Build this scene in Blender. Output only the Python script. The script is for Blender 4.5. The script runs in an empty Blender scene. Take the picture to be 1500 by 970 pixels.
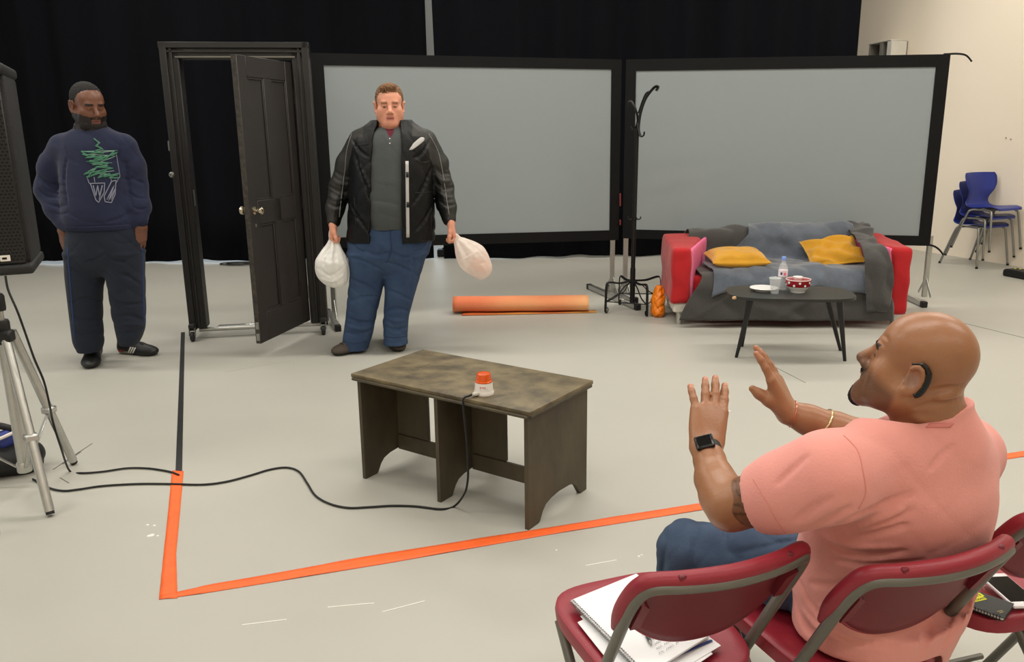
import bpy, bmesh, math, random
import numpy as np
import openvdb
from mathutils import Vector, Matrix
from mathutils.bvhtree import BVHTree

random.seed(7)
scene = bpy.context.scene
C = scene.collection

# ------------------------------------------------------------------ camera
CAM_H, FPX = 1.5, 1200.0
PITCH, ROLL = math.radians(13.8), math.radians(0.75)
_c, _s = math.cos(ROLL), math.sin(ROLL)
_U = np.array([0, math.sin(PITCH), math.cos(PITCH)])
_F = np.array([0, math.cos(PITCH), -math.sin(PITCH)])
_X = np.array([1.0, 0, 0])
CAM_R = _c*_X - _s*_U
CAM_U = _s*_X + _c*_U
cam_d = bpy.data.cameras.new('camera')
cam_d.sensor_width = 36.0
cam_d.lens = FPX/1500*36.0
cam_d.clip_end = 60
cam = bpy.data.objects.new('camera', cam_d)
C.objects.link(cam)
mw = Matrix.Identity(4)
for i in range(3):
    mw[i][0] = CAM_R[i]; mw[i][1] = CAM_U[i]; mw[i][2] = -_F[i]
mw[2][3] = CAM_H
cam.matrix_world = mw
scene.camera = cam

def ray(px, py):
    return (px-750)/FPX*CAM_R - (py-485)/FPX*CAM_U + _F
def G(px, py, z=0.0):                      # pixel -> point on the horizontal plane at height z
    d = ray(px, py); t = (z-CAM_H)/d[2]
    return np.array([0, 0, CAM_H]) + t*d
def A(px, py, Y):                          # pixel -> point at depth Y
    d = ray(px, py)
    return np.array([0, 0, CAM_H]) + d*(Y/d[1])

# ------------------------------------------------------------------ world, lamps, exposure
def lin(c):
    return tuple(((v/255)/12.92 if v/255 <= .04045 else ((v/255+.055)/1.055)**2.4) for v in c)
w = bpy.data.worlds.new('world'); scene.world = w; w.use_nodes = True
w.node_tree.nodes['Background'].inputs[0].default_value = (.9, .95, 1, 1)
w.node_tree.nodes['Background'].inputs[1].default_value = 0.05
def area(name, loc, sx, sy, power, col, rot=(0, 0, 0), spread=math.pi):
    l = bpy.data.lights.new(name, 'AREA'); l.shape = 'RECTANGLE'; l.size = sx; l.size_y = sy
    l.energy = power; l.color = col; l.spread = spread
    o = bpy.data.objects.new(name, l); C.objects.link(o); o.location = loc; o.rotation_euler = rot
    return o
LAMP = (1.0, .955, .875)
LAMP_Z = 4.3
for yy, pw in ((-1.3, 130), (1.9, 210), (5.1, 260), (8.3, 200)):
    for xx in (-4.2, 0.0, 3.7):
        area('ceiling_light', (xx, yy, LAMP_Z), 3.0, .22, pw, LAMP)
for xx in (-4.0, 0.5): area('ceiling_light', (xx, 11.0, LAMP_Z), 3.0, .22, 110, LAMP)  # extra unseen lamps behind the drapes, added to brighten the back wall in the gap
area('window_daylight', (-8.3, 3.6, 2.0), 7.0, 2.2, 170, (.70, .85, 1.0), (0, math.radians(-90), 0))
area('window_daylight', (-3.6, 11.9, 1.2), 7.0, 1.8, 190, (.72, .86, 1.0), (math.radians(-90), 0, 0))
scene.view_settings.view_transform = 'Standard'
scene.view_settings.look = 'None'
scene.view_settings.exposure = -1.62
scene.view_settings.gamma = 1.0
scene.view_settings.use_curve_mapping = False

# ------------------------------------------------------------------ materials
_M = {}
def M(name, rgb=(128, 128, 128), rough=.6, metal=0.0, var=0.0, vscale=6.0, bump=0.0, bscale=60.0,
      rgb2=None, attr=False, trans=0.0, ior=1.45, spec=.5, stretch=None, detail=4.0, emis=None, sheen=0.0, sss=0.0, coat=0.0):
    if name in _M: return _M[name]
    m = bpy.data.materials.new(name); m.use_nodes = True; _M[name] = m
    nt = m.node_tree; N = nt.nodes; L = nt.links
    b = N['Principled BSDF']
    col = lin(rgb)+(1,)
    b.inputs['Base Color'].default_value = col
    b.inputs['Roughness'].default_value = rough
    b.inputs['Metallic'].default_value = metal
    b.inputs['IOR'].default_value = ior
    b.inputs['Specular IOR Level'].default_value = spec
    b.inputs['Transmission Weight'].default_value = trans
    if sheen: b.inputs['Sheen Weight'].default_value = sheen
    if coat: b.inputs['Coat Weight'].default_value = coat; b.inputs['Coat Roughness'].default_value = .15
    if sss:
        b.inputs['Subsurface Weight'].default_value = sss
        b.inputs['Subsurface Radius'].default_value = (.012, .005, .003)
    tc = N.new('ShaderNodeTexCoord'); vec = tc.outputs['Object']
    if stretch:
        mp = N.new('ShaderNodeMapping'); mp.inputs['Scale'].default_value = stretch
        L.new(vec, mp.inputs['Vector']); vec = mp.outputs['Vector']
    src = None
    if attr:
        at = N.new('ShaderNodeAttribute'); at.attribute_name = 'Col'; src = at.outputs['Color']
    if var or rgb2:
        n = N.new('ShaderNodeTexNoise'); n.inputs['Scale'].default_value = vscale; n.inputs['Detail'].default_value = detail
        n.inputs['Roughness'].default_value = .6
        L.new(vec, n.inputs['Vector'])
        rp = N.new('ShaderNodeValToRGB'); rp.color_ramp.elements[0].position = .3; rp.color_ramp.elements[1].position = .7
        if rgb2:
            c0, c1 = col, lin(rgb2)+(1,)
        else:
            base = (1, 1, 1) if attr else col[:3]
            c0 = tuple(v*(1-var) for v in base)+(1,); c1 = tuple(min(1, v*(1+var*.6)) for v in base)+(1,)
        rp.color_ramp.elements[0].color = c0; rp.color_ramp.elements[1].color = c1
        L.new(n.outputs['Fac'], rp.inputs['Fac'])
        if src is not None:
            mx = N.new('ShaderNodeMix'); mx.data_type = 'RGBA'; mx.blend_type = 'MULTIPLY'; mx.inputs['Factor'].default_value = 1
            L.new(src, mx.inputs['A']); L.new(rp.outputs['Color'], mx.inputs['B']); src = mx.outputs['Result']
        else: src = rp.outputs['Color']
    if src is not None: L.new(src, b.inputs['Base Color'])
    if bump:
        n2 = N.new('ShaderNodeTexNoise'); n2.inputs['Scale'].default_value = bscale; n2.inputs['Detail'].default_value = 5
        L.new(vec, n2.inputs['Vector'])
        bp = N.new('ShaderNodeBump'); bp.inputs['Strength'].default_value = bump; bp.inputs['Distance'].default_value = .01
        L.new(n2.outputs['Fac'], bp.inputs['Height']); L.new(bp.outputs['Normal'], b.inputs['Normal'])
    if emis:
        b.inputs['Emission Color'].default_value = lin(emis[0])+(1,); b.inputs['Emission Strength'].default_value = emis[1]
    return m

def M_film(name, rgb, transp=.12, transl=.45, gloss=.06):     # thin plastic bag film
    m = bpy.data.materials.new(name); m.use_nodes = True; _M[name] = m
    nt = m.node_tree; N = nt.nodes; L = nt.links; N.clear()
    out = N.new('ShaderNodeOutputMaterial')
    d = N.new('ShaderNodeBsdfDiffuse'); t = N.new('ShaderNodeBsdfTranslucent'); g = N.new('ShaderNodeBsdfGlossy'); tr = N.new('ShaderNodeBsdfTransparent')
    d.inputs['Color'].default_value = lin(rgb)+(1,); t.inputs['Color'].default_value = lin(rgb)+(1,)
    g.inputs['Roughness'].default_value = .3
    a = N.new('ShaderNodeMixShader'); a.inputs[0].default_value = transl; L.new(d.outputs[0], a.inputs[1]); L.new(t.outputs[0], a.inputs[2])
    b = N.new('ShaderNodeMixShader'); b.inputs[0].default_value = gloss; L.new(a.outputs[0], b.inputs[1]); L.new(g.outputs[0], b.inputs[2])
    c = N.new('ShaderNodeMixShader'); c.inputs[0].default_value = transp; L.new(b.outputs[0], c.inputs[1]); L.new(tr.outputs[0], c.inputs[2])
    L.new(c.outputs[0], out.inputs[0]); return m

# ------------------------------------------------------------------ objects
def tag(o, label=None, cat=None, group=None, kind=None):
    if label: o['label'] = label
    if cat: o['category'] = cat
    if group: o['group'] = group
    if kind: o['kind'] = kind
    return o
_W = {}
def thing(name, label, cat, loc=(0, 0, 0), rotz=0.0, group=None):
    o = bpy.data.objects.new(name, None); C.objects.link(o); o.empty_display_size = .1
    o.location = loc; o.rotation_euler = (0, 0, rotz)
    _W[o.name] = Matrix.Translation(Vector(loc)) @ Matrix.Rotation(rotz, 4, 'Z')
    return tag(o, label, cat, group)
def local_of(parent):                       # world -> local matrix of a (root or part) parent
    p = parent
    while p is not None:
        if p.name in _W: return _W[p.name].inverted()
        p = p.parent
    return Matrix.Identity(4)
def finish(name, me, mat, parent=None, world=True, smooth=40):
    if parent is not None and world: me.transform(local_of(parent))
    if mat is not None: me.materials.append(mat)
    if smooth:
        me.shade_smooth()
        if smooth < 180: me.set_sharp_from_angle(angle=math.radians(smooth))
    me.update()
    o = bpy.data.objects.new(name, me); C.objects.link(o)
    if parent is not None: o.parent = parent
    return o
def copy_tree(root, loc, rotz=None, label=None):
    r = root.copy(); C.objects.link(r); r.location = loc
    if rotz is not None: r.rotation_euler = (0, 0, rotz)
    if label: r['label'] = label
    for ch in root.children:
        c = ch.copy(); C.objects.link(c); c.parent = r
        for g in ch.children:
            d = g.copy(); C.objects.link(d); d.parent = c
    return r

def V(a): return Vector((float(a[0]), float(a[1]), float(a[2])))
class MB:                                   # collects shapes, builds them as ONE mesh object
    def __init__(s): s.v = []; s.f = []
    def add(s, vs, fs):
        o = len(s.v); s.v += [tuple(map(float, v)) for v in vs]; s.f += [tuple(i+o for i in f) for f in fs]; return s
    def box(s, c, size, rot=None, bev=.003, seg=1):
        bm = bmesh.new(); bmesh.ops.create_cube(bm, size=1)
        for v in bm.verts: v.co = Vector((v.co.x*size[0], v.co.y*size[1], v.co.z*size[2]))
        if bev: bmesh.ops.bevel(bm, geom=list(bm.edges), offset=min(bev, min(size)*.45), segments=seg, affect='EDGES', profile=.5)
        R = rot if rot is not None else Matrix.Identity(3)
        if isinstance(R, (int, float)): R = Matrix.Rotation(R, 3, 'Z')
        bm.verts.index_update(); c = V(c)
        s.add([R @ v.co + c for v in bm.verts], [[v.index for v in f.verts] for f in bm.faces]); bm.free(); return s
    def bar(s, a, b, w, h, up=(0, 0, 1), bev=.002):     # rectangular bar between two points
        a, b = V(a), V(b); d = (b-a); L = d.length; d.normalize(); up = Vector(up)
        x = d; y = up.cross(x)
        if y.length < 1e-4: y = Vector((0, 1, 0)).cross(x)
        y.normalize(); z = x.cross(y)
        return s.box((a+b)/2, (L, w, h), Matrix((x, y, z)).transposed(), bev)
    def tube(s, pts, r, seg=8, closed=False, cap=True, flat=1.0):
        P = [V(p) for p in pts]; n = len(P)
        rs = r if hasattr(r, '__len__') else [r]*n
        T = []
        for i in range(n):
            if closed: t = P[(i+1) % n]-P[i-1]
            else: t = P[min(i+1, n-1)]-P[max(i-1, 0)]
            T.append(t.normalized() if t.length > 1e-9 else Vector((0, 0, 1)))
        u = T[0].orthogonal().normalized(); vs = []; fs = []
        for i in range(n):
            u = (u - T[i]*u.dot(T[i]))
            u = u.normalized() if u.length > 1e-6 else T[i].orthogonal().normalized()
            w_ = T[i].cross(u)
            for k in range(seg):
                a = 2*math.pi*k/seg
                vs.append(P[i] + u*math.cos(a)*rs[i] + w_*math.sin(a)*rs[i]*flat)
        m = n if closed else n-1
        for i in range(m):
            j = (i+1) % n
            for k in range(seg):
                l = (k+1) % seg
                fs.append((i*seg+k, i*seg+l, j*seg+l, j*seg+k))
        if cap and not closed:
            fs.append(tuple(range(seg))[::-1]); fs.append(tuple((n-1)*seg+k for k in range(seg)))
        return s.add(vs, fs)
    def lathe(s, prof, seg=24, c=(0, 0, 0), rot=None):
        vs = []; fs = []; n = len(prof); R = rot or Matrix.Identity(3); c = V(c)
        for (r, z) in prof:
            for k in range(seg):
                a = 2*math.pi*k/seg
                vs.append(R @ Vector((r*math.cos(a), r*math.sin(a), z)) + c)
        for i in range(n-1):
            for k in range(seg):
                l = (k+1) % seg
                fs.append((i*seg+k, i*seg+l, (i+1)*seg+l, (i+1)*seg+k))
        if prof[0][0] > 1e-5: fs.append(tuple(range(seg))[::-1])
        if prof[-1][0] > 1e-5: fs.append(tuple((n-1)*seg+k for k in range(seg)))
        return s.add(vs, fs)
    def prism(s, poly, o, ux, uy, un, t):   # polygon in the (ux, uy) plane, thickness t along un
        o, ux, uy, un = V(o), V(ux), V(uy), V(un); n = len(poly)
        a = [o+ux*p[0]+uy*p[1] for p in poly]; b = [q+un*t for q in a]
        fs = [tuple(range(n))[::-1], tuple(range(n, 2*n))]+[(i, (i+1) % n, (i+1) % n+n, i+n) for i in range(n)]
        return s.add(a+b, fs)
    def sheet(s, P, t=.004):                # grid of points -> sheet with thickness
        P = np.array(P, float); nu, nv = P.shape[:2]
        du = np.gradient(P, axis=0); dv = np.gradient(P, axis=1); nn = np.cross(du, dv)
        nn /= (np.linalg.norm(nn, axis=2, keepdims=True)+1e-9)
        a = (P+nn*t/2).reshape(-1, 3); b = (P-nn*t/2).reshape(-1, 3); K = nu*nv
        idx = lambda i, j: i*nv+j
        fs = []
        for i in range(nu-1):
            for j in range(nv-1):
                q = (idx(i, j), idx(i+1, j), idx(i+1, j+1), idx(i, j+1))
                fs.append(q); fs.append(tuple(k+K for k in q[::-1]))
        rim = [idx(i, 0) for i in range(nu)]+[idx(nu-1, j) for j in range(1, nv)]+[idx(i, nv-1) for i in range(nu-2, -1, -1)]+[idx(0, j) for j in range(nv-2, 0, -1)]
        for i in range(len(rim)):
            x, y = rim[i], rim[(i+1) % len(rim)]
            fs.append((y, x, x+K, y+K))
        return s.add(np.concatenate([a, b]), fs)
    def build(s, name, mat, parent=None, world=True, smooth=40, fix=True):
        me = bpy.data.meshes.new(name); me.from_pydata(s.v, [], s.f)
        if fix:
            bm = bmesh.new(); bm.from_mesh(me); bmesh.ops.recalc_face_normals(bm, faces=bm.faces); bm.to_mesh(me); bm.free()
        return finish(name, me, mat, parent, world, smooth)

def spline(pts, n=12, closed=False):        # Catmull-Rom
    P = [np.array(p, float) for p in pts]; out = []; N = len(P)
    rng = N if closed else N-1
    for i in range(rng):
        if closed: p0, p1, p2, p3 = P[i-1], P[i], P[(i+1) % N], P[(i+2) % N]
        else: p0, p1, p2, p3 = P[max(i-1, 0)], P[i], P[i+1], P[min(i+2, N-1)]
        for k in range(n):
            t = k/n
            out.append(.5*((2*p1)+(-p0+p2)*t+(2*p0-5*p1+4*p2-p3)*t*t+(-p0+3*p1-3*p2+p3)*t**3))
    if not closed: out.append(P[-1])
    return out
def text_mesh(body, size, name, mat, o, ux, uy, parent=None, extrude=.0004, align='CENTER', font_shear=0):
    cu = bpy.data.curves.new('txt', 'FONT'); cu.body = body; cu.size = size; cu.extrude = extrude
    cu.align_x = align; cu.align_y = 'CENTER'; cu.shear = font_shear; cu.resolution_u = 3
    ob = bpy.data.objects.new('txt', cu); C.objects.link(ob)
    me = bpy.data.meshes.new_from_object(ob.evaluated_get(bpy.context.evaluated_depsgraph_get()))
    bpy.data.objects.remove(ob); bpy.data.curves.remove(cu)
    ux, uy = V(ux).normalized(), V(uy).normalized(); un = ux.cross(uy); o = V(o)
    mm = Matrix((ux, uy, un)).transposed().to_4x4(); mm.translation = o
    me.transform(mm)
    return finish(name, me, mat, parent, smooth=0)

# ------------------------------------------------------------------ organic shapes: distance fields meshed with openvdb
class S:
    def __init__(s): s.ops = []
    def cone(s, a, b, ra, rb=None, k=.02, sub=False):
        rb = ra if rb is None else rb
        a = np.array(a, float); b = np.array(b, float); m = max(ra, rb)
        s.ops.append((('c', a, b, ra, rb), np.minimum(a, b)-m, np.maximum(a, b)+m, k, sub)); return s
    def chain(s, pts, rs, k=.02, sub=False):
        for i in range(len(pts)-1): s.cone(pts[i], pts[i+1], rs[i], rs[i+1], k, sub)
        return s
    def ell(s, c, r, R=None, k=.02, sub=False):
        c = np.array(c, float); r = np.array(r, float) if hasattr(r, '__len__') else np.array([r]*3, float)
        R = np.eye(3) if R is None else np.array(R, float)
        m = np.abs(R) @ r
        s.ops.append((('e', c, r, R), c-m, c+m, k, sub)); return s
    def loft(s, secs, k=.02, sub=False, n=2.2):          # sections (z, cx, cy, a, b, yaw)
        A_ = np.array([tuple(q)+(0,)*(6-len(q)) for q in sorted(secs, key=lambda q: q[0])], float)
        zz = np.linspace(A_[0, 0], A_[-1, 0], 80)
        def smooth(col):                                  # monotone-ish smoothing of the section table
            y = np.interp(zz, A_[:, 0], A_[:, col]); ker = np.ones(7)/7
            return np.convolve(np.pad(y, 3, mode='edge'), ker, mode='valid')
        tab = [smooth(i) for i in range(1, 6)]
        m = max(A_[:, 3].max(), A_[:, 4].max())
        lo = np.array([A_[:, 1].min()-m, A_[:, 2].min()-m, zz[0]]); hi = np.array([A_[:, 1].max()+m, A_[:, 2].max()+m, zz[-1]])
        s.ops.append((('l', zz, tab, n), lo, hi, k, sub)); return s
    @staticmethod
    def dist(o, X, Y, Z):
        if o[0] == 'c':
            _, a, b, ra, rb = o; ba = b-a; L2 = max(ba@ba, 1e-12)
            px, py, pz = X-a[0], Y-a[1], Z-a[2]
            h = np.clip((px*ba[0]+py*ba[1]+pz*ba[2])/L2, 0, 1)
            return np.sqrt((px-ba[0]*h)**2+(py-ba[1]*h)**2+(pz-ba[2]*h)**2)-(ra+(rb-ra)*h)
        if o[0] == 'e':
            _, c, r, R = o
            px, py, pz = X-c[0], Y-c[1], Z-c[2]
            q = [(px*R[0, i]+py*R[1, i]+pz*R[2, i]) for i in range(3)]
            k0 = np.sqrt(sum((q[i]/r[i])**2 for i in range(3))); k1 = np.sqrt(sum((q[i]/r[i]**2)**2 for i in range(3)))+1e-9
            return k0*(k0-1)/k1
        _, zz, tab, n = o
        cx, cy, a, b, yw = [np.interp(Z[0, 0, :], zz, t)[None, None, :].astype(np.float32) for t in tab]
        px, py = X-cx, Y-cy; cs, sn = np.cos(yw), np.sin(yw)
        qx = (px*cs+py*sn)/a; qy = (-px*sn+py*cs)/b
        rr = (np.abs(qx)**n+np.abs(qy)**n)**(1/n)
        d = (rr-1)*np.minimum(a, b)
        e = np.maximum(Z-zz[-1], zz[0]-Z)
        return np.where(e > 0, np.sqrt(np.maximum(d, 0)**2+e**2), np.maximum(d, e))
    def field(s, vox, disp=None):
        us = [o for o in s.ops if not o[4]]
        lo = np.min([o[1] for o in us], axis=0)-.03; hi = np.max([o[2] for o in us], axis=0)+.03
        dim = np.ceil((hi-lo)/vox).astype(int)+1
        Fd = np.full(tuple(dim), .08, np.float32)
        ax = [lo[i]+np.arange(dim[i])*vox for i in range(3)]
        for o, l, h, k, sub in s.ops:
            m = max(k, .012)+2*vox
            i0 = np.clip(np.floor((l-m-lo)/vox).astype(int), 0, dim); i1 = np.clip(np.ceil((h+m-lo)/vox).astype(int)+1, 0, dim)
            if np.any(i1 <= i0): continue
            sl = tuple(slice(a, b) for a, b in zip(i0, i1))
            X = ax[0][sl[0]].astype(np.float32)[:, None, None]; Y = ax[1][sl[1]].astype(np.float32)[None, :, None]; Z = ax[2][sl[2]].astype(np.float32)[None, None, :]
            d = S.dist(o, X, Y, Z).astype(np.float32)
            f = Fd[sl]
            if sub:
                d = -d; hh = np.maximum(k-np.abs(f-d), 0)/k; Fd[sl] = np.maximum(f, d)+hh*hh*k*.25
            else:
                hh = np.maximum(k-np.abs(f-d), 0)/k; Fd[sl] = np.minimum(f, d)-hh*hh*k*.25
        if disp is not None:
            X, Y, Z = ax[0].astype(np.float32)[:, None, None], ax[1].astype(np.float32)[None, :, None], ax[2].astype(np.float32)[None, None, :]
            Fd = Fd + disp(X, Y, Z)
        return Fd, lo
    def mesh(s, vox=.005, disp=None):
        Fd, lo = s.field(vox, disp)
        B = vox*4
        np.clip(Fd, -B, B, out=Fd)
        Fd[0] = B; Fd[-1] = B; Fd[:, 0] = B; Fd[:, -1] = B; Fd[:, :, 0] = B; Fd[:, :, -1] = B
        g = openvdb.FloatGrid(B); g.copyFromArray(np.ascontiguousarray(Fd))
        pts, quads = g.convertToQuads(0.0)
        pts = np.array(pts, np.float64)*vox+lo; quads = np.array(quads, np.int64)
        a, b, c = pts[quads[:, 0]], pts[quads[:, 1]], pts[quads[:, 2]]
        if np.einsum('ij,ij->i', a, np.cross(b, c)).sum() + 0 < 0 and False: pass
        ctr = pts.mean(0); d4 = pts[quads[:, 3]]
        vol = np.einsum('ij,ij->i', a-ctr, np.cross(b-ctr, c-ctr)).sum()+np.einsum('ij,ij->i', a-ctr, np.cross(c-ctr, d4-ctr)).sum()
        if vol < 0: quads = quads[:, ::-1]
        return pts, quads
def sdf_obj(name, sd, mat, parent=None, vox=.005, disp=None, color=None, ret=False, flat_z=None):
    pts, quads = sd.mesh(vox, disp)
    if flat_z is not None: pts[:, 2] = np.maximum(pts[:, 2], flat_z)
    me = bpy.data.meshes.new(name); n, m = len(pts), len(quads)
    me.vertices.add(n); me.vertices.foreach_set('co', pts.astype(np.float32).ravel())
    me.loops.add(m*4); me.loops.foreach_set('vertex_index', quads.astype(np.int32).ravel())
    me.polygons.add(m); me.polygons.foreach_set('loop_start', np.arange(m, dtype=np.int32)*4)
    me.update(calc_edges=True); me.validate()
    if color is not None:
        col = np.ones((len(me.vertices), 4), np.float32)
        co = np.empty(len(me.vertices)*3, np.float32); me.vertices.foreach_get('co', co)
        col[:, :3] = color(co.reshape(-1, 3).astype(np.float64))
        at = me.color_attributes.new('Col', 'FLOAT_COLOR', 'POINT'); at.data.foreach_set('color', col.ravel())
    o = finish(name, me, mat, parent, True, 180)
    return (o, pts, quads) if ret else o
def folds(amp, f, dirs, seed=0):             # soft cloth folds: warped sines along given directions
    rs = np.random.RandomState(seed)
    prm = [(np.array(d, float), rs.uniform(0, 6), rs.uniform(-1, 1, 3)) for d in dirs]
    def fn(X, Y, Z):
        out = 0
        for d, ph, e in prm:
            t = (X*d[0]+Y*d[1]+Z*d[2])*f
            wq = (X*e[0]+Y*e[1]+Z*e[2])*f*.55
            mod = .5+.5*np.sin(wq*.8+ph*2)
            sv = np.sin(t+ph+1.7*np.sin(wq+ph))
            out = out + ((1-np.abs(sv))**2.5*1.8-.45+.35*np.sin(t*1.9+wq*1.3+ph*3))*mod*mod
        return (out*amp).astype(np.float32)
    return fn
def add_folds(sd, lines, vox=.012):          # single creases: (pixel polyline, radius, groove?) laid on the coarse surface
    pts, quads = sd.mesh(vox); bv = BVHTree.FromPolygons([Vector(p) for p in pts], [tuple(map(int, q)) for q in quads])
    org = Vector((0, 0, CAM_H))
    for L, r, gr in lines:
        sm = spline([(x, y, 0) for x, y in L], 4); hits = []
        for p in sm:
            d = V(ray(p[0], p[1])).normalized(); h = bv.ray_cast(org, d)
            if h[0] is None: continue
            n = h[1] if h[1].dot(d) < 0 else -h[1]
            hits.append(np.array(h[0]+n*(r*.35 if gr else -r*.45)))
        if len(hits) < 3: continue
        m = len(hits); rs = [r*(.25+.75*math.sin(math.pi*(i+.5)/m)) for i in range(m)]
        sd.chain(hits, rs, r*1.3, gr)
def ribbon(pts_px, bvh, wpx, off=.0025):     # a stroke drawn on a surface: pixel polyline cast onto it
    out = []
    org = Vector((0, 0, CAM_H))
    for p in pts_px:
        d = V(ray(*p)).normalized(); h = bvh.ray_cast(org, d)
        if h[0] is not None: out.append((h[0], h[1] if h[1].dot(d) < 0 else -h[1], d))
    return out
# ================================================================== THE ROOM
m_floor = M('floor_vinyl', (176, 174, 165), rough=.42, var=.045, vscale=.9, bump=.03, bscale=45, spec=.35, detail=8)
m_wall = M('cream_wall', (240, 227, 208), rough=.85, var=.02, vscale=.8, bump=.05, bscale=30)
m_wallgrey = M('grey_wall', (176, 178, 176), rough=.85, var=.03, vscale=1.0)
m_ceil = M('ceiling_paint', (205, 203, 196), rough=.9, var=.02, vscale=.5)
def struct(name, mb, mat, smooth=40):
    return tag(mb.build(name, mat, smooth=smooth), kind='structure')
CEIL = 4.6
floor = struct('floor', MB().box((0.3, 4.65, -.05), (20, 15.5, .1), bev=0), m_floor)
struct('ceiling', MB().box((0.3, 4.65, CEIL+.05), (20, 15.5, .1), bev=0), m_ceil)
struct('wall_back', MB().box((0.3, 12.4, CEIL/2), (20, .2, CEIL), bev=0), m_wallgrey)
struct('wall_left', MB().box((-8.6, 4.65, CEIL/2), (.2, 15.5, CEIL), bev=0), m_wallgrey)
struct('wall_front', MB().box((0.3, -3.1, CEIL/2), (20, .2, CEIL), bev=0), m_wall)
def wallx(Y): return 5.07+.363*(9.79-Y)
_wd = np.array([wallx(12.4)-wallx(-3), 15.4, 0]); _wd /= np.linalg.norm(_wd); _wn = np.array([_wd[1], -_wd[0], 0])
a0 = np.array([wallx(-3.2), -3.2, 0]); L0 = 15.9
wr = MB().prism([(0, 0), (L0, 0), (L0, CEIL), (0, CEIL)], a0, _wd, (0, 0, 1), _wn, .15)
struct('wall_right', wr, m_wall)
# seams, scuffs and paint spots of the floor
m_seam = M('floor_seam', (96, 95, 90), rough=.8)
def floor_line(name, p, q, wd, mat, z=.0015):
    p, q = np.array(p, float), np.array(q, float); d = (q-p)/np.linalg.norm(q-p); n = np.array([-d[1], d[0]])
    vs = [(*(p+n*wd/2), z), (*(p-n*wd/2), z), (*(q-n*wd/2), z), (*(q+n*wd/2), z)]
    return MB().add(vs+[(x, y, 0.0) for x, y, _ in vs], [(0, 1, 2, 3), (0, 4, 5, 1), (1, 5, 6, 2), (2, 6, 7, 3), (3, 7, 4, 0)]).build(name, mat, floor, smooth=0)
floor_line('seam', G(1380, 466)[:2], G(1500, 495)[:2], .004, m_seam)
floor_line('seam', G(1124, 532)[:2], G(1180, 561)[:2], .003, m_seam)
floor_line('seam', G(480, 520)[:2], G(330, 545)[:2], .003, m_floor)
m_scuff = M('scuff', (120, 118, 112), rough=.8)
for a, b, wd in (((78, 688), (135, 650), .006), ((92, 680), (118, 662), .012), ((88, 700), (101, 708), .004)):
    floor_line('scuff', G(*a)[:2], G(*b)[:2], wd, m_scuff)
m_spot = M('paint_spot', (226, 225, 220), rough=.7)
for px, py, r in ((216, 769, .006), (226, 770, .006), (222, 784, .011), (218, 785, .008), (231, 785, .005), (815, 806, .004), (936, 815, .005), (940, 813, .004), (1068, 602, .008)):
    c = G(px, py); MB().lathe([(0, .0018), (r*.7, .0016), (r, 0)], 10, c).build('paint_spot', m_spot, floor)
for a, b in (((560, 897), (622, 881)), ((858, 829), (903, 821)), ((355, 916), (420, 908)), ((480, 890), (548, 884))):
    floor_line('scratch', G(*a)[:2], G(*b)[:2], .004, m_spot)

# ------------------------------------------------------------------ black drapes
m_drape = M('black_serge', (9, 10, 15), rough=.95, var=.25, vscale=3, spec=.12, stretch=(1, 1, .05))
def drape(name, x0, x1, Y, z0f, ztop, label, seed, xtop=None):
    rs = np.random.RandomState(seed); n = int((x1-x0)/.035); nz = 9
    ph = np.cumsum(rs.uniform(.55, 1.25, n)*.8); am = np.interp(np.arange(n), np.linspace(0, n, 24), rs.uniform(.02, .075, 24))
    P = []
    for i in range(n):
        t = i/(n-1); col = []
        for j in range(nz):
            s_ = j/(nz-1); x = x0+(x1-x0)*t
            if xtop is not None: x = x + (xtop-x0)*s_*(1-t)**6
            y = Y+am[i]*math.sin(ph[i]*.62)*(1-.25*s_)+.03*math.sin(x*1.3+seed)
            z = z0f(x)+(ztop-z0f(x))*s_
            col.append((x, y, z))
        P.append(col)
    return tag(MB().sheet(P, .006).build(name, m_drape, smooth=180), label, 'curtain', 'black stage drapes')
def hem_left(x):
    return .012+.022*max(0, math.sin(x*2.3+.4))**2+.03*math.exp(-((x+3.75)/.32)**2)+.028*math.exp(-((x+5.5)/.3)**2)
drape('stage_curtain', -8.4, -.93, 9.78, hem_left, 4.4, 'long black drape hanging behind the navy-clad man and the door', 3)
drape('stage_curtain', -.80, 3.93, 9.74, lambda x: .012+.02*max(0, math.sin(x*1.9))**2, 4.4, 'black drape hanging above and behind the two projection screens', 5, xtop=-.87)

# black bar lying in front of the drape, below the screens
m_blackpl = M('black_plastic', (20, 20, 21), rough=.5, var=.1, vscale=20)
p, q = G(822, 373), G(1000, 362)
t = thing('curtain_weight_bar', 'long black bar lying on floor under the screens beside drape', 'bar', tuple(p))
MB().bar(p+[0, 0, .055], q+[0, 0, .055], .10, .11, bev=.01).build('bar', m_blackpl, t)
MB().bar(p+[-.01, -.003, .05], p+[.02, -.003, .05], .11, .10, bev=.005).build('end_cap', M('dull_black', (34, 34, 33), rough=.6), t)
c = G(655, 376); t = thing('floor_block', 'small black box on floor beneath the left screen', 'box', tuple(c))
MB().box(c+[0, .05, .045], (.24, .14, .09), bev=.012).build('box', m_blackpl, t); MB().box(c+[0, .05, .098], (.12, .05, .016), bev=.005).build('handle', m_blackpl, t)
# coil of cable by the drape
pts = []
c = G(356, 386)
for i in range(90):
    a = i*.28; r = .16+.05*math.sin(a*.37)
    pts.append((c[0]+r*1.15*math.cos(a), c[1]-.09+r*.6*math.sin(a), .008+.012*(i % 22)/22))
tag(MB().tube(pts, .006, 6).build('cable_coil', M('cable_black', (18, 18, 19), rough=.55), smooth=180), 'loose coil of black cable on floor behind the open door', 'cable')
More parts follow.
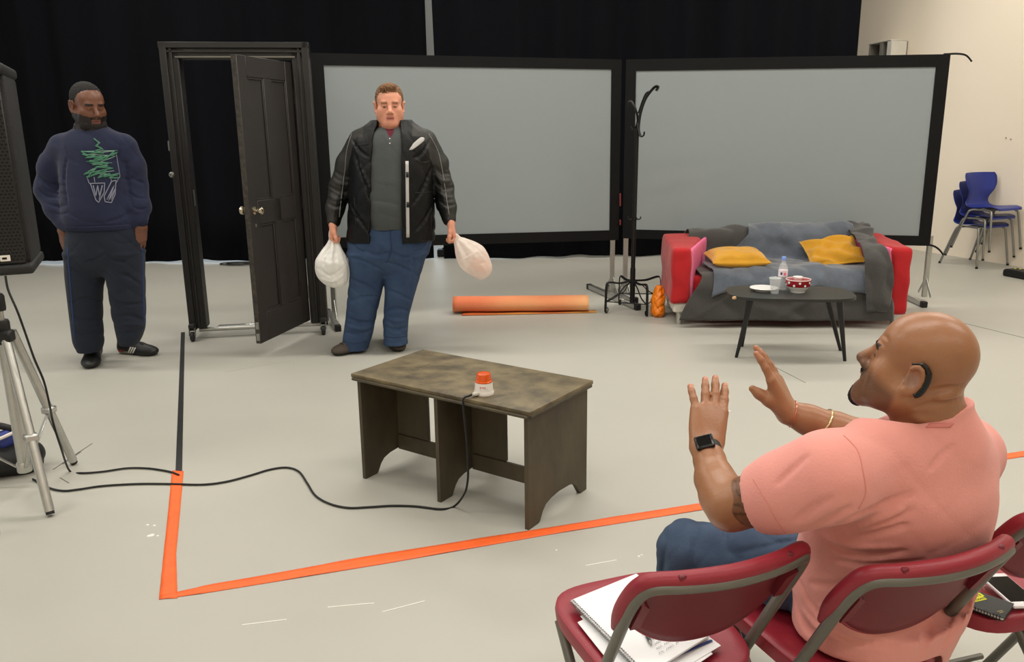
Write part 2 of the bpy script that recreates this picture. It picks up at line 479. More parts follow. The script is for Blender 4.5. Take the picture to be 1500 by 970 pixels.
# folded chair / trestle legs seen under the screens
m_alu = M('aluminium', (188, 188, 184), rough=.32, metal=.85, var=.06, vscale=30)
m_chrome = M('chrome', (205, 205, 205), rough=.16, metal=1)
m_steel = M('grey_steel', (150, 150, 145), rough=.35, metal=.8, var=.08, vscale=20)
t = thing('folding_trestle', 'thin metal folding trestle standing behind screens near coat rack', 'trestle', tuple(G(945, 372)))
Yb = G(945, 372)[1]
for a, b in (((948, 345), (964, 374)), ((939, 349), (918, 377)), ((938, 352), (948, 343))):
    pa, pb = A(*a, Yb), A(*b, Yb)
    pb[2] = max(pb[2], .012)
    MB().tube([pa, pb], .012, 8).build('leg', m_steel, t)
pa, pb = A(934, 353, Yb), A(958, 356, Yb); MB().tube([pa, pb], .009, 8).build('cross_bar', m_steel, t)

# ------------------------------------------------------------------ projection screens
m_frame = M('screen_border', (10, 10, 11), spec=.25, rough=.7, var=.15, vscale=8, bump=.15, bscale=12)
m_fab = M_film('rear_projection_fabric', (168, 176, 178), 0.0, .35, 0.0)
def screen(label, TL, TR, BR, BL, fTL, fTR, fBR, fBL, root):
    t = thing('projection_screen', label, 'screen', root, 0, 'folding projection screens')
    TL, TR, BR, BL, fTL, fTR, fBR, fBL = [np.array(v, float) for v in (TL, TR, BR, BL, fTL, fTR, fBR, fBL)]
    n = np.cross(TR-TL, BL-TL); n /= np.linalg.norm(n)
    if n[1] > 0: n = -n
    def quad(name, a, b, c, d, th, off, sag=0):
        N = 14; P = []
        for i in range(N+1):
            u = i/N; top = a+(b-a)*u; bot = d+(c-d)*u
            top = top-np.array([0, 0, sag*4*u*(1-u)])
            P.append([top+(bot-top)*v+n*off for v in (0, .33, .66, 1)])
        return MB().sheet(P, th).build(name, m_frame, t)
    def tr(p, s=.0): return p
    quad('top_border', TL, TR, fTR, fTL, .016, 0); quad('bottom_border', fBL, fBR, BR, BL, .016, 0)
    quad('side_border', TL, fTL, fBL, BL, .016, 0) ; quad('side_border', fTR, TR, BR, fBR, .016, 0)
    P = []
    for i in range(13):
        u = i/12; P.append([(fTL+(fTR-fTL)*u)*(1-v)+(fBL+(fBR-fBL)*u)*v - n*.004 for v in (0, .25, .5, .75, 1)])
    MB().sheet(P, .004).build('fabric', m_fab, t, smooth=30)
    return t, n
def sxy(u, a, b): return np.array(a)+(np.array(b)-np.array(a))*u
# left screen spans from behind the door frame to the centre; right screen from there to the wall side
La, Lb = np.array([-1.46, 6.36]), np.array([.945, 7.2]); Ra, Rb = np.array([.985, 7.2]), np.array([3.545, 6.9])
def P3(xy, z): return np.array([xy[0], xy[1], z])
dl = (Lb-La)/np.linalg.norm(Lb-La); dr = (Rb-Ra)/np.linalg.norm(Rb-Ra)
tl, nl = screen('large grey projection screen standing behind the man with carrier bags', P3(La, 2.07), P3(Lb, 2.06), P3(Lb, .545), P3(La, .62),
       P3(La+dl*.09, 1.985), P3(Lb-dl*.09, 1.98), P3(Lb-dl*.085, .635), P3(La+dl*.09, .70), (*((La+Lb)/2), 0))
tr_, nr = screen('large grey projection screen standing behind the red sofa', P3(Ra, 2.06), P3(Rb, 2.045), P3(Rb, .50), P3(Ra, .56),
       P3(Ra+dr*.085, 1.967), P3(Rb-dr*.10, 1.95), P3(Rb-dr*.095, .585), P3(Ra+dr*.09, .637), (*((Ra+Rb)/2), 0))
def tleg(t, xy, foot_a, foot_b, h=.62, wd=.042):
    MB().box((xy[0], xy[1], h/2+.03), (wd, .03, h), bev=.004).build('leg', m_alu, t)
    f = MB().bar((*foot_a, .027), (*foot_b, .027), .045, .045, bev=.004).build('foot_bar', m_alu, t)
    fa, fb = np.array(foot_a), np.array(foot_b); d = (fa-fb)/np.linalg.norm(fa-fb)
    for e, s_ in ((fa, 1), (fb, -1)):
        MB().box((e[0]+d[0]*.008*s_, e[1]+d[1]*.008*s_, .0255), (.048, .048, .05), math.atan2(d[1], d[0]), .004).build('end_cap', m_blackpl, f)
    for s_ in (-1, 1):
        MB().bar((xy[0]+d[0]*.12*s_, xy[1]+d[1]*.12*s_, .05), (xy[0], xy[1], .2), .006, .025).build('brace', m_alu, f)
g1 = G(896, 434)[:2]; tleg(tl, g1, G(864, 424)[:2], G(933, 454)[:2])
g2 = G(915, 437)[:2]; tleg(tr_, g2, g2+np.array([-.10, .35]), g2+np.array([.06, -.2]))
g3 = np.array([-1.42, 6.42]); tleg(tl, g3, (-1.55, 6.75), G(495, 485)[:2])
g4 = G(1353, 440)[:2]; tleg(tr_, g4, G(1322, 436)[:2], G(1352, 450)[:2], .54)
# rubber tie straps sticking out of the right edge and the red clips of the left edge
for pz, dz in ((2.045, -1), (.5, -1)):
    b = P3(Rb, pz); o_ = np.array([.99, -.12, 0])
    L = [b-o_*.05, b+o_*.05+[0, 0, .002], b+o_*.12+[0, 0, -.012], b+o_*.17+[0, 0, -.06]] if pz > 1 else [b-o_*.06+[0, 0, .02], b+o_*.03, b+o_*.08+[0, 0, -.03], b+o_*.12+[0, 0, -.075]]
    MB().tube(spline(L, 6), .011, 8, flat=.5).build('strap', m_frame, tr_, smooth=180)
m_red = M('red_clip', (120, 38, 36), rough=.5)
for py0, py1 in ((283, 302), (322, 330)):
    pa, pb = A(908.5, py0, 7.165), A(908.5, py1, 7.165)
    MB().bar(pa, pb, .010, .012).build('clip', m_red, tl)

# ------------------------------------------------------------------ fixture on the right wall
Yw = 10.63; cw = np.array([wallx(Yw), Yw, 0])
m_white = M('white_metal', (214, 210, 200), rough=.5, var=.05, vscale=10)
m_grey = M('grey_metal', (128, 124, 116), rough=.5, metal=.3)
zw0 = A(1310, 88, Yw)[2]-.12; zw1 = A(1325, 61, Yw)[2]
cw = cw+_wd*(-.02)
def wp(s_, o_, z): return cw+_wd*s_-_wn*o_+np.array([0, 0, z])
t = thing('wall_bracket', 'small white metal bracket box fixed high on cream wall', 'bracket', tuple(wp(0, 0, zw0)))
MB().bar(wp(-.17, .13, zw1), wp(.19, .13, zw1-.02), .26, .012).build('top_plate', m_white, t)
for s_, mt, wd in ((-.15, m_white, .07), (-.02, m_grey, .05), (.17, m_grey, .02)):
    MB().bar(wp(s_, .13, zw0), wp(s_, .13, zw1-.01), .24, wd, up=_wd).build('side_plate', mt, t)
MB().bar(wp(-.19, .01, (zw0+zw1)/2), wp(.21, .01, (zw0+zw1)/2), .012, zw1-zw0-.03).build('back_plate', m_grey, t)
for px, py in ((1474, 202), (1481, 204)):
    d = ray(px, py); tt = (5.07+.363*9.79)/(d[0]+.363*d[1]); p = np.array([0, 0, CAM_H])+tt*d
    MB().box(p-_wn*.004, (.01, .01, .014), bev=.002).build('wall_plug', m_grey, bpy.data.objects['wall_right'])
# ================================================================== PROP DOOR ON CASTORS
m_door = M('dark_door_paint', (39, 35, 33), rough=.5, var=.12, vscale=5, bump=.08, bscale=30)
m_doorf = M('dark_frame_paint', (29, 27, 26), rough=.5, var=.15, vscale=6, bump=.08, bscale=30)
m_edge = M('worn_edge', (34, 32, 30), rough=.7, rgb2=(74, 68, 60), vscale=30)
m_brass = M('aged_brass_knob', (196, 186, 164), rough=.22, metal=1, var=.1, vscale=40)
m_rub = M('castor_rubber', (38, 38, 38), rough=.6)
DL, DR = np.array([-2.425, 6.03]), np.array([-1.425, 6.19])
dw = np.linalg.norm(DR-DL); dyaw = math.atan2(DR[1]-DL[1], DR[0]-DL[0])
door = thing('prop_door', 'dark brown panelled stage door standing ajar in its frame on castors', 'door', (*DL, 0), dyaw)
zb, zt = .085, 2.12; aw = .125; dp = .13
def lb(name, c, size, mat, par=None, bev=.003): return MB().box(c, size, bev=bev).build(name, mat, par or door, world=False)
for x in (aw/2, dw-aw/2):                                      # jambs with stepped mouldings
    s_ = 1 if x < .5 else -1
    j = lb('jamb', (x, 0, (zb+zt)/2), (aw, dp, zt-zb), m_doorf)
    lb('moulding', (x-s_*.035, -dp/2-.009, (zb+zt)/2), (.045, .02, zt-zb), m_doorf, j)
    lb('moulding', (x+s_*.012, -dp/2-.005, (zb+zt)/2-.02), (.02, .012, zt-zb-.04), m_doorf, j)
    lb('moulding', (x+s_*.053, -dp/2+.02, (zb+zt)/2-.05), (.012, .05, zt-zb-.1), m_doorf, j)
h_ = lb('head', (dw/2, 0, zt-.055), (dw, dp, .11), m_doorf)
lb('moulding', (dw/2, -dp/2-.009, zt-.02), (dw, .02, .04), m_doorf, h_); lb('moulding', (dw/2, -dp/2-.005, zt-.062), (dw-.09, .012, .018), m_doorf, h_)
lb('moulding', (dw/2, -dp/2-.002, zt-.1), (dw-.2, .012, .014), M('stop_strip', (92, 88, 80), rough=.6), h_)
MB().tube([(.06, -.01, .062), (dw-.06, -.01, .062)], .016, 10).build('bottom_rail', m_alu, door, world=False)
MB().box((dw*.5, .03, .075), (dw*.62, .02, .012)).build('sill_bar', m_chrome, door, world=False)
for x in (.03, dw-.03):
    for y in (-.12, .22):
        b_ = MB().box((x, y*.6, .10), (.05, .06, .05)).box((x, y*.5, .115), (.04, .16, .03)).build('castor', m_rub, door, world=False)
        MB().lathe([(0, -.014), (.03, -.014), (.036, -.008), (.036, .008), (.03, .014), (0, .014)], 20, (x, y, .0365), Matrix.Rotation(math.pi/2, 3, 'Y')).build('wheel', m_rub, b_, world=False)
        MB().bar((x-.02, y, .04), (x-.02, y*.9, .1), .03, .006, up=(1, 0, 0)).bar((x+.02, y, .04), (x+.02, y*.9, .1), .03, .006, up=(1, 0, 0)).build('fork', m_steel, b_, world=False)
# keep plate, catch on the left jamb
lb('keep_plate', (-.006, -.03, 1.42), (.012, .04, .07), m_steel); MB().lathe([(0, 0), (.018, .002), (.02, .02), (.012, .03), (0, .032)], 14, (.0, -dp/2-.0, 1.22), Matrix.Rotation(math.pi/2, 3, 'X')).build('catch_knob', m_steel, door, world=False)
lb('keep_plate', (aw-.004, -.02, 1.05), (.01, .04, .12), m_steel)
# the leaf: world coordinates, hinge on the right
Hn = np.array([-1.545, 6.13]); Fr = np.array([-1.715, 5.43])
ld = (Fr-Hn); lw = np.linalg.norm(ld); ld /= lw; ln = np.array([ld[1], -ld[0]])
if ln[0] > 0: pass
lz0, lz1, th = .10, 1.985, .04
def lp(s_, o_, z): return np.array([Hn[0]+ld[0]*s_+ln[0]*o_, Hn[1]+ld[1]*s_+ln[1]*o_, z])
def lbox(mb, s0, s1, z0, z1, o0, o1, bev=.003):
    R = Matrix(((ld[0], ln[0], 0), (ld[1], ln[1], 0), (0, 0, 1)))
    return mb.box(lp((s0+s1)/2, (o0+o1)/2, (z0+z1)/2), (s1-s0, abs(o1-o0), z1-z0), R, bev)
leaf = MB()
st = .105
lbox(leaf, 0, st, lz0, lz1, 0, th); lbox(leaf, lw-st, lw, lz0, lz1, 0, th)          # stiles
mid = lw/2; lbox(leaf, mid-.05, mid+.05, lz0+.2, lz1-.13, 0, th)
for z0, z1 in ((lz0, lz0+.2), (.90, 1.06), (lz1-.13, lz1)): lbox(leaf, st, lw-st, z0, z1, 0, th)
leaf_o = leaf.build('door_leaf', m_door, door)
for s0, s1 in ((st, mid-.05), (mid+.05, lw-st)):
    for z0, z1 in ((lz0+.2, .90), (1.06, lz1-.13)):
        b_ = MB(); lbox(b_, s0, s1, z0, z1, .012, th-.012, 0)
        b_.build('panel', m_door, leaf_o)
        e_ = MB()
        for o0, o1 in ((.004, .012), (th-.012, th-.004)):
            lbox(e_, s0, s0+.014, z0, z1, o0, o1, .002); lbox(e_, s1-.014, s1, z0, z1, o0, o1, .002)
            lbox(e_, s0, s1, z0, z0+.014, o0, o1, .002); lbox(e_, s0, s1, z1-.014, z1, o0, o1, .002)
        e_.build('panel_moulding', m_door, leaf_o)
b_ = MB(); lbox(b_, lw, lw+.002, lz0, lz1, .002, th-.002, 0); b_.build('leaf_edge', m_edge, leaf_o)
for z in (lz0+.02, lz0+.1):
    b_ = MB(); lbox(b_, lw+.001, lw+.005, z, z+.05, .008, th-.008, .001); b_.build('edge_plate', m_steel, leaf_o)
# knobs: both faces
for o_, sgn in ((0, -1), (th, 1)):
    d3 = Vector((ln[0]*sgn, ln[1]*sgn, 0)); R = d3.to_track_quat('Z', 'Y').to_matrix()
    MB().lathe([(0, 0), (.026, 0), (.026, .004), (.011, .008), (.009, .026), (.02, .034), (.027, .046), (.025, .058), (.014, .066), (0, .068)], 20, lp(lw-.055, o_, 1.0), R).build('knob', m_brass, leaf_o)
    MB().lathe([(0, 0), (.012, 0), (.012, .004), (0, .005)], 12, lp(lw-.055, o_, .9), R).build('keyhole', m_brass, leaf_o)
for z in (.32, 1.0, 1.75):
    MB().tube([lp(-.004, -.006, z-.05), lp(-.004, -.006, z+.05)], .008, 8).build('hinge', m_steel, leaf_o)

# ================================================================== PROP TABLE
m_tab = M('mottled_brown_paint', (58, 50, 35), rgb2=(122, 108, 78), rough=.5, vscale=10, bump=.35, bscale=18, detail=10)
m_tab2 = M('mottled_dark_paint', (58, 52, 40), rgb2=(84, 76, 58), rough=.6, vscale=6, bump=.2, bscale=14, detail=10, stretch=(1, 1, .5))
zt_ = .488
cs = [G(514, 546, zt_), G(772, 602, zt_), G(870, 558, zt_), G(622, 513, zt_)]
ctr = sum(cs)/4; ex = (cs[1]-cs[0]); tyaw = math.atan2(ex[1], ex[0]); TLn = .93; TD = .475
ptab = thing('prop_table', 'low mottled brown painted wooden table with three panel legs', 'table', (ctr[0], ctr[1], 0), tyaw)
MB().box((0, 0, zt_-.009), (TLn, TD, .018), bev=.004, seg=2).build('table_top', m_tab, ptab, world=False)
MB().box((0, -TD/2-.002, zt_-.022), (TLn-.02, .012, .012), bev=.003).box((TLn/2-.004, 0, zt_-.022), (.012, TD-.02, .012), bev=.003).build('edge_strip', m_tab2, ptab, world=False)
pd = TD-.03; ph_ = zt_-.019
def legpoly():                                        # end panel with a sloped arch cut out of the bottom
    return [(-pd/2, 0), (-.15, 0), (-.142, .006), (-.122, .040), (-.10, .060), (-.06, .072), (0, .078), (.08, .074), (.115, .066), (.135, .050), (.16, .016), (.172, .0), (pd/2, 0), (pd/2, ph_), (-pd/2, ph_)]
for x in (-TLn/2+.022, -.012, TLn/2-.038):
    MB().prism(legpoly(), (x, 0, 0), (0, 1, 0), (0, 0, 1), (1, 0, 0), .018).build('panel_leg', m_tab2, ptab, world=False, smooth=30)
yb = .004
for x0, x1 in ((-TLn/2+.041, -.013), (.007, TLn/2-.039)):
    gap = (x1-x0)-.18
    MB().box(((x0+x1-gap)/2, yb, .145+(ph_-.145)/2), (x1-gap-x0, .012, ph_-.15), bev=.001).build('back_board', m_tab2, ptab, world=False)
    MB().box(((x0+x1)/2, yb-.003, .108), (x1-x0, .016, .072), bev=.002).build('rail', m_tab2, ptab, world=False)
# ------------------------------------------------------------------ beacon lamp
bc = G(709, 577, zt_)
ORNG = M('orange_lens', (243, 98, 12), rough=.18, trans=.35, spec=.6, coat=.4)
wpl = M('white_plastic', (222, 216, 208), rough=.35)
beacon = thing('beacon_lamp', 'small warning beacon with orange lens and white base on brown table', 'lamp', tuple(bc))
MB().lathe([(0, 0), (.040, 0), (.0405, .010), (.038, .014), (.037, .018), (.0345, .046), (.033, .050), (0, .050)], 28, (0, 0, .001)).build('base', wpl, beacon, world=False)
MB().lathe([(.0, .0505), (.0345, .0505), (.0345, .055), (.0305, .057), (.028, .082), (.0265, .085), (.024, .0855), (.0235, .083), (0, .083)], 28).build('lens', ORNG, beacon, world=False)
MB().box((-.030, -.036, .012), (.03, .018, .014), .6, .004).tube([(-.03, -.036, .012), (-.046, -.043, .008)], .006, 8).build('cable_clamp', M('clamp_plastic', (196, 192, 180), rough=.4), beacon, world=False)
def on_base(a, z, r=.0372): return Vector((math.sin(a)*(r-(z-.018)*.09), -math.cos(a)*(r-(z-.018)*.09), z))
def base_mark(a0, a1, z0, z1, mat, nm):
    P = [[on_base(a0+(a1-a0)*i/6, z0+(z1-z0)*j) for j in (0, 1)] for i in range(7)]
    return MB().sheet(P, .0006).build(nm, mat, beacon, world=False)
mr = M('red_print', (186, 30, 34), rough=.5); mg = M('grey_print', (150, 128, 126), rough=.5)
base_mark(-.42, -.28, .0335, .038, mr, 'red_emblem'); base_mark(-.2, .22, .0345, .037, mr, 'print_line'); base_mark(-.45, -.25, .0275, .0285, mg, 'print_line'); base_mark(-.05, .4, .0285, .0295, mg, 'print_line')
# its cable: over the table edge, down to the floor, along it to the bag by the tripod
m_cable = M('cable_black', (18, 18, 19), rough=.55)
ux = np.array([math.cos(tyaw), math.sin(tyaw), 0]); uy = np.array([-ux[1], ux[0], 0])
e0 = bc+np.array([-.046, -.043, .012])
edge = A(688, 592, 2.9); fr = ctr-uy*(TD/2+.016)
s_e = (e0-ctr)@ux; edge = np.array([*(ctr+ux*(s_e-.01)-uy*(TD/2+.014))[:2], zt_-.004])
dn = lambda py, px: (lambda d: np.array([0, 0, CAM_H])+d*(((ctr[:2]-uy[:2]*(TD/2+.02))@(-uy[:2]))/(d[:2]@(-uy[:2]))))(ray(px, py))
path = [e0, e0+np.array([-.012, -.012, -.002]), edge+np.array([0, 0, .010]), edge+(-uy*.006)+np.array([0, 0, -.02]), dn(640, 683), dn(680, 685.5), dn(705, 685), dn(724, 680)]
fl = [(665, 742), (645, 746), (610, 742), (575, 741), (540, 743), (510, 744), (483, 738), (462, 726), (450, 708), (438, 691), (420, 685), (395, 688), (365, 697), (330, 706), (295, 710), (250, 709), (200, 709), (150, 712), (115, 717), (92, 719), (70, 714), (48, 702)]
path += [G(x, y, .006) for x, y in fl]
path = [np.array([p[0], p[1], max(p[2], .006)]) for p in path]
tag(MB().tube(spline(path, 6), .0045, 8).build('beacon_cable', m_cable, smooth=180), 'black cable running from beacon lamp across floor to the tripod', 'cable')

# ================================================================== FLOOR TAPE
m_tape = M('orange_tape', (246, 104, 44), rough=.5, var=.10, vscale=14, bump=.5, bscale=10)
def tape(name, pxs, label, wd=None):
    L = [(G(*a), G(*b)) for a, b in pxs]; P = []
    rs = random.Random(len(pxs)); K = 60
    for i in range(K+1):
        u = i/K*(len(L)-1); k = min(int(u), len(L)-2); f = u-k
        a = L[k][0]*(1-f)+L[k+1][0]*f; b = L[k][1]*(1-f)+L[k+1][1]*f
        z = [.0015+.0022*max(0, math.sin(i*.9+j*2.1))*(.3+.7*rs.random()) for j in range(5)]
        P.append([tuple(a[:2]*(1-j/4)+b[:2]*j/4)+(z[j],) for j in range(5)])
    return tag(MB().sheet(P, .0012).build(name, m_tape, smooth=180), label, 'tape', 'orange floor tape')
tape('floor_tape', [((252, 690), (269, 691)), ((247, 745), (264, 747)), ((240, 810), (258, 812)), ((233, 878), (260, 877))], 'short strip of orange floor tape pointing toward the door')
tape('floor_tape', [((236, 873), (233, 879)), ((300, 859), (304, 869)), ((560, 812), (566, 826)), ((800, 774), (803, 784)), ((1030, 737), (1032, 747)), ((1250, 704), (1251, 713)), ((1475, 665), (1476, 673)), ((1560, 652), (1561, 660))], 'long strip of orange floor tape running in front of the brown table')
m_tapek = M('black_tape', (32, 32, 33), rough=.55)
p, q = G(268, 487), G(262, 691)
b_ = MB(); d_ = (q-p)/np.linalg.norm(q-p); n_ = np.array([-d_[1], d_[0], 0])*.014
b_.add([p+n_+[0, 0, .002], p-n_+[0, 0, .002], q-n_+[0, 0, .002], q+n_+[0, 0, .002], p+n_, p-n_, q-n_, q+n_], [(0, 1, 2, 3), (4, 5, 1, 0), (5, 6, 2, 1), (6, 7, 3, 2), (7, 4, 0, 3)])
tag(b_.build('black_floor_tape', m_tapek, smooth=0), 'thin black tape line on floor from door castor to orange tape', 'tape')

# ================================================================== LOUDSPEAKER ON TRIPOD
m_spk = M('speaker_cabinet', (26, 26, 27), rough=.6, bump=.25, bscale=120)
m_grl = M('speaker_grille', (30, 30, 30), rough=.5, metal=.2)
m_hole = M('grille_hole', (8, 8, 8), rough=.9)
pc = np.array([-2.125, 3.32]); spc = np.array([-2.215, 3.34]); syaw = math.radians(24)
sw, sd_, sz0, sz1 = .47, .40, .965, 1.772
spk = thing('loudspeaker', 'tall black loudspeaker with mesh grille mounted on the silver tripod', 'speaker', (*spc, sz0), syaw)
sh = sz1-sz0
MB().box((0, .02, sh/2), (sw, sd_-.04, sh-.07), bev=.015, seg=2).build('cabinet', m_spk, spk, world=False)
for z in (.02, sh-.02): MB().box((0, 0, z), (sw+.015, sd_+.02, .042), bev=.014, seg=3).build('end_cap', m_spk, spk, world=False)
gr = MB().box((0, -sd_/2+.004, sh/2), (sw-.03, .012, sh-.085), bev=.004).build('grille', m_grl, spk, world=False)
ho = MB()
nx, nz = 30, 52
for i in range(nx):
    for j in range(nz):
        x = -sw/2+.03+(sw-.06)*i/(nx-1); z = .06+(sh-.12)*j/(nz-1)
        if j % 2: x += (sw-.06)/(nx-1)/2
        if abs(x) > sw/2-.022: continue
        ho.box((x, -sd_/2-.0022, z), (.009, .001, .007), bev=0)
tag(ho.build('grille_perforation', m_hole, gr, world=False, smooth=0), kind='stuff')
lg = MB().box((.115, -sd_/2-.005, .068), (.10, .004, .022), bev=.003).build('logo_badge', M('badge_silver', (196, 196, 192), rough=.4), spk, world=False)
MB().box((.150, -sd_/2-.0068, .068), (.034, .003, .024), bev=.003).build('logo_box', wpl, lg, world=False)
MB().box((.147, -sd_/2-.0088, .068), (.016, .0014, .008), bev=0).build('logo_mark', m_hole, lg, world=False)
stand = thing('speaker_stand', 'silver aluminium tripod stand holding up the loudspeaker', 'stand', (*pc, 0))
MB().tube([(*pc, .09), (*pc, .72)], .024, 14).build('lower_pole', m_alu, stand)
MB().tube([(*pc, .62), (*pc, sz0+.03)], .0175, 14).build('upper_pole', m_alu, stand)
MB().lathe([(.03, 0), (.034, .01), (.034, .09), (.03, .10)], 16, (*pc, .66)).box((pc[0]+.03, pc[1]-.035, .70), (.07, .05, .05), bev=.008).build('collar', m_blackpl, stand)
MB().lathe([(.028, 0), (.03, .01), (.03, .06), (.024, .07)], 16, (*pc, .80)).build('clamp', m_blackpl, stand)
feet = [G(74, 756)[:2], G(108, 681)[:2], np.array([-2.52, 3.18])]
for f in feet:
    f = np.array(f); d = (f-pc)/np.linalg.norm(f-pc)
    a = np.array([*(pc+d*.05), .70]); b = np.array([*f, .02])
    lg = MB().tube([a, b], .019, 12).build('leg', m_alu, stand)
    e = (b-a)/np.linalg.norm(b-a); MB().tube([b-e*.01, b+e*.012], .0165, 12).build('foot_plug', m_blackpl, lg)
    mdl = a*.42+b*.58; low = np.array([*(pc+d*.028), .11])
    br = MB().bar(low, mdl, .016, .007).build('brace', m_alu, stand)
    MB().box(mdl, (.05, .05, .03), math.atan2(d[1], d[0]), .006).build('brace_clip', m_alu, br)
MB().lathe([(.028, 0), (.03, .005), (.03, .04), (.027, .045)], 14, (*pc, .085)).build('lower_collar', m_alu, stand)
# speaker cable
pth = [A(8, 404, 3.2), A(12, 425, 3.19), A(25, 455, 3.18), A(36, 485, 3.2), A(50, 525, 3.2), A(64, 558, 3.21), A(72, 590, 3.25), A(78, 620, 3.22), A(89, 655, 3.28)]
pth += [G(x, y, .006) for x, y in ((102, 690), (120, 693), (150, 691), (185, 686), (215, 686), (238, 689), (252, 692), (262, 696))]
pth = [np.array([p[0], p[1], max(p[2], .006)]) for p in pth]
tag(MB().tube(spline(pth, 6), .0045, 8).build('speaker_cable', m_cable, smooth=180), 'black cable hanging from loudspeaker down to the floor tape', 'cable')
# bag behind the tripod, with blue things
bgc = G(8, 716); 
bag = thing('equipment_bag', 'black soft bag with blue contents on floor behind tripod', 'bag', (bgc[0]-.17, bgc[1]+.2, 0))
c_ = np.array([bgc[0]-.17, bgc[1]+.2, 0])
sdb = S().ell(c_+[0, 0, .075], (.22, .15, .09), k=.02).cone(c_+[-.14, 0, .06], c_+[.15, 0, .06], .075, k=.04)
sdf_obj('bag_body', sdb, M('black_nylon', (20, 20, 22), rough=.6, bump=.2, bscale=40), bag, .008, folds(.008, 45, [(1, .3, .5), (.2, 1, .3)], 2), flat_z=0)
sdb = S().cone(c_+[-.08, -.02, .17], c_+[.10, -.04, .165], .045, .04, k=.03)
sdf_obj('blue_pouch', sdb, M('blue_nylon', (44, 56, 128), rough=.5, bump=.2, bscale=40), bag, .007, folds(.006, 60, [(1, .3, .5), (.2, 1, .3)], 4))
MB().tube(spline([c_+[-.1, -.1, .16], c_+[0, -.12, .185], c_+[.1, -.1, .19], c_+[.16, -.03, .205], c_+[.18, .02, .18]], 8), .008, 8).build('white_trim', wpl, bag, smooth=180)
MB().tube(spline([c_+[-.05, 0, .2], c_+[.0, -.03, .235], c_+[.08, -.03, .23], c_+[.12, 0, .2]], 8), .016, 8, flat=.6).build('bag_handle', m_blackpl, bag, smooth=180)
# clear bottle at the left edge
m_clear = M_film('clear_plastic', (236, 240, 240), .74, .3, .22)
cb = G(-14, 788)
t = thing('plastic_bottle', 'clear plastic bottle standing on floor at the left picture edge', 'bottle', tuple(cb))
MB().lathe([(0, .002), (.028, 0), (.036, .006), (.036, .05), (.034, .055), (.036, .06), (.036, .13), (.033, .15), (.018, .175), (.014, .18), (.014, .2), (0, .2)], 24).build('bottle_body', m_clear, t, world=False)
MB().lathe([(0, .2), (.0155, .2), (.0155, .216), (0, .217)], 16).build('cap', wpl, t, world=False)
# ================================================================== SOFA AND THROWS
m_redc = M('red_cotton', (176, 14, 23), rough=.85, var=.06, vscale=4, bump=.25, bscale=25, sheen=.2)
m_pink = M('pink_cotton', (226, 112, 150), rough=.85, var=.04, vscale=4, bump=.2, bscale=25)
m_lining = M('cream_lining', (214, 208, 196), rough=.9)
m_thr1 = M('charcoal_throw', (62, 60, 58), rough=.95, var=.12, vscale=9, bump=.35, bscale=90, sheen=.3)
m_thr2 = M('slate_blue_throw', (84, 91, 102), rough=.9, var=.32, vscale=7, bump=.25, bscale=60, sheen=.5, detail=6)
SO = np.array([2.125, 6.15]); syw = math.radians(-4)
sofa = thing('sofa', 'two-seat sofa with red covers and pink inner arms under throws', 'sofa', (*SO, 0), syw)
W2, DP = .895, .74
def soft_box(x0, x1, y0, y1, z0, z1, amp=.004, seed=0, top_back=0.0, r=.03):
    # rounded box with uneven fabric surface
    n = 14; bm = bmesh.new(); bmesh.ops.create_cube(bm, size=1)
    bmesh.ops.subdivide_edges(bm, edges=bm.edges, cuts=n, use_grid_fill=True)
    rs = np.random.RandomState(seed); ph = rs.uniform(0, 6, 6)
    sx, sy, sz = (x1-x0)/2, (y1-y0)/2, (z1-z0)/2
    vs = []
    for v in bm.verts:
        p = np.array([v.co.x*2*sx, v.co.y*2*sy, v.co.z*2*sz])
        q = np.clip(p, [-sx+r, -sy+r, -sz+r], [sx-r, sy-r, sz-r]); d = p-q; L = np.linalg.norm(d)
        if L > 1e-6:
            p = q+d/L*min(r, L)
        nn = amp*(math.sin(p[0]*31+ph[0]+2*math.sin(p[2]*17))+math.sin(p[2]*23+ph[1]+1.5*math.sin(p[1]*19+ph[2]))+.6*math.sin(p[1]*37+ph[3]))
        dd = d/L if L > 1e-6 else np.array([0, 0, 0])
        p = p+dd*nn
        p[2] += top_back*(p[1]/sy*.5+.5)*(p[2]/sz*.5+.5)
        v.co = Vector(p)
    bm.verts.index_update()
    out = MB().add([(v.co.x+(x0+x1)/2, v.co.y+(y0+y1)/2, v.co.z+(z0+z1)/2) for v in bm.verts], [[v.index for v in f.verts] for f in bm.faces])
    bm.free(); return out
def flare(mb, sx, y0, amt):                      # arms grow thicker towards the back on their inner side
    mb.v = [(x-sx*amt*max(0, (y-y0))/DP*max(0, min(1, (W2-.02-sx*x)/.14)), y, z) for x, y, z in mb.v]; return mb
for sx in (-1, 1):
    xo, xi = sx*W2, sx*(W2-.145)
    zlow = .17 if sx < 0 else .085
    FLR = .26
    arm = flare(soft_box(min(xo, xi), max(xo, xi), 0, DP, zlow, .605, .003, 3+sx, .03, .03), sx, 0, FLR).build('arm', m_redc, sofa, world=False, smooth=180)
    pk_ = soft_box(min(xi-sx*.010, xi+sx*.02), max(xi-sx*.010, xi+sx*.02), .03, DP-.02, .2, .60, .002, 5+sx, .03, .010)
    pk_.v = [(x-sx*FLR*y/DP, y, z) for x, y, z in pk_.v]; pk_.build('pink_side', m_pink, arm, world=False, smooth=180)
    if sx < 0: soft_box(xo+.025, xi-.012, .02, DP-.02, .095, .185, .002, 9, 0, .02).build('lining', m_lining, arm, world=False, smooth=180)
    for y in (.06, DP-.08):
        MB().tube([(sx*(W2-.075), y, 0), (sx*(W2-.075), y, .11)], .022, 14).build('leg', m_alu, sofa, world=False)
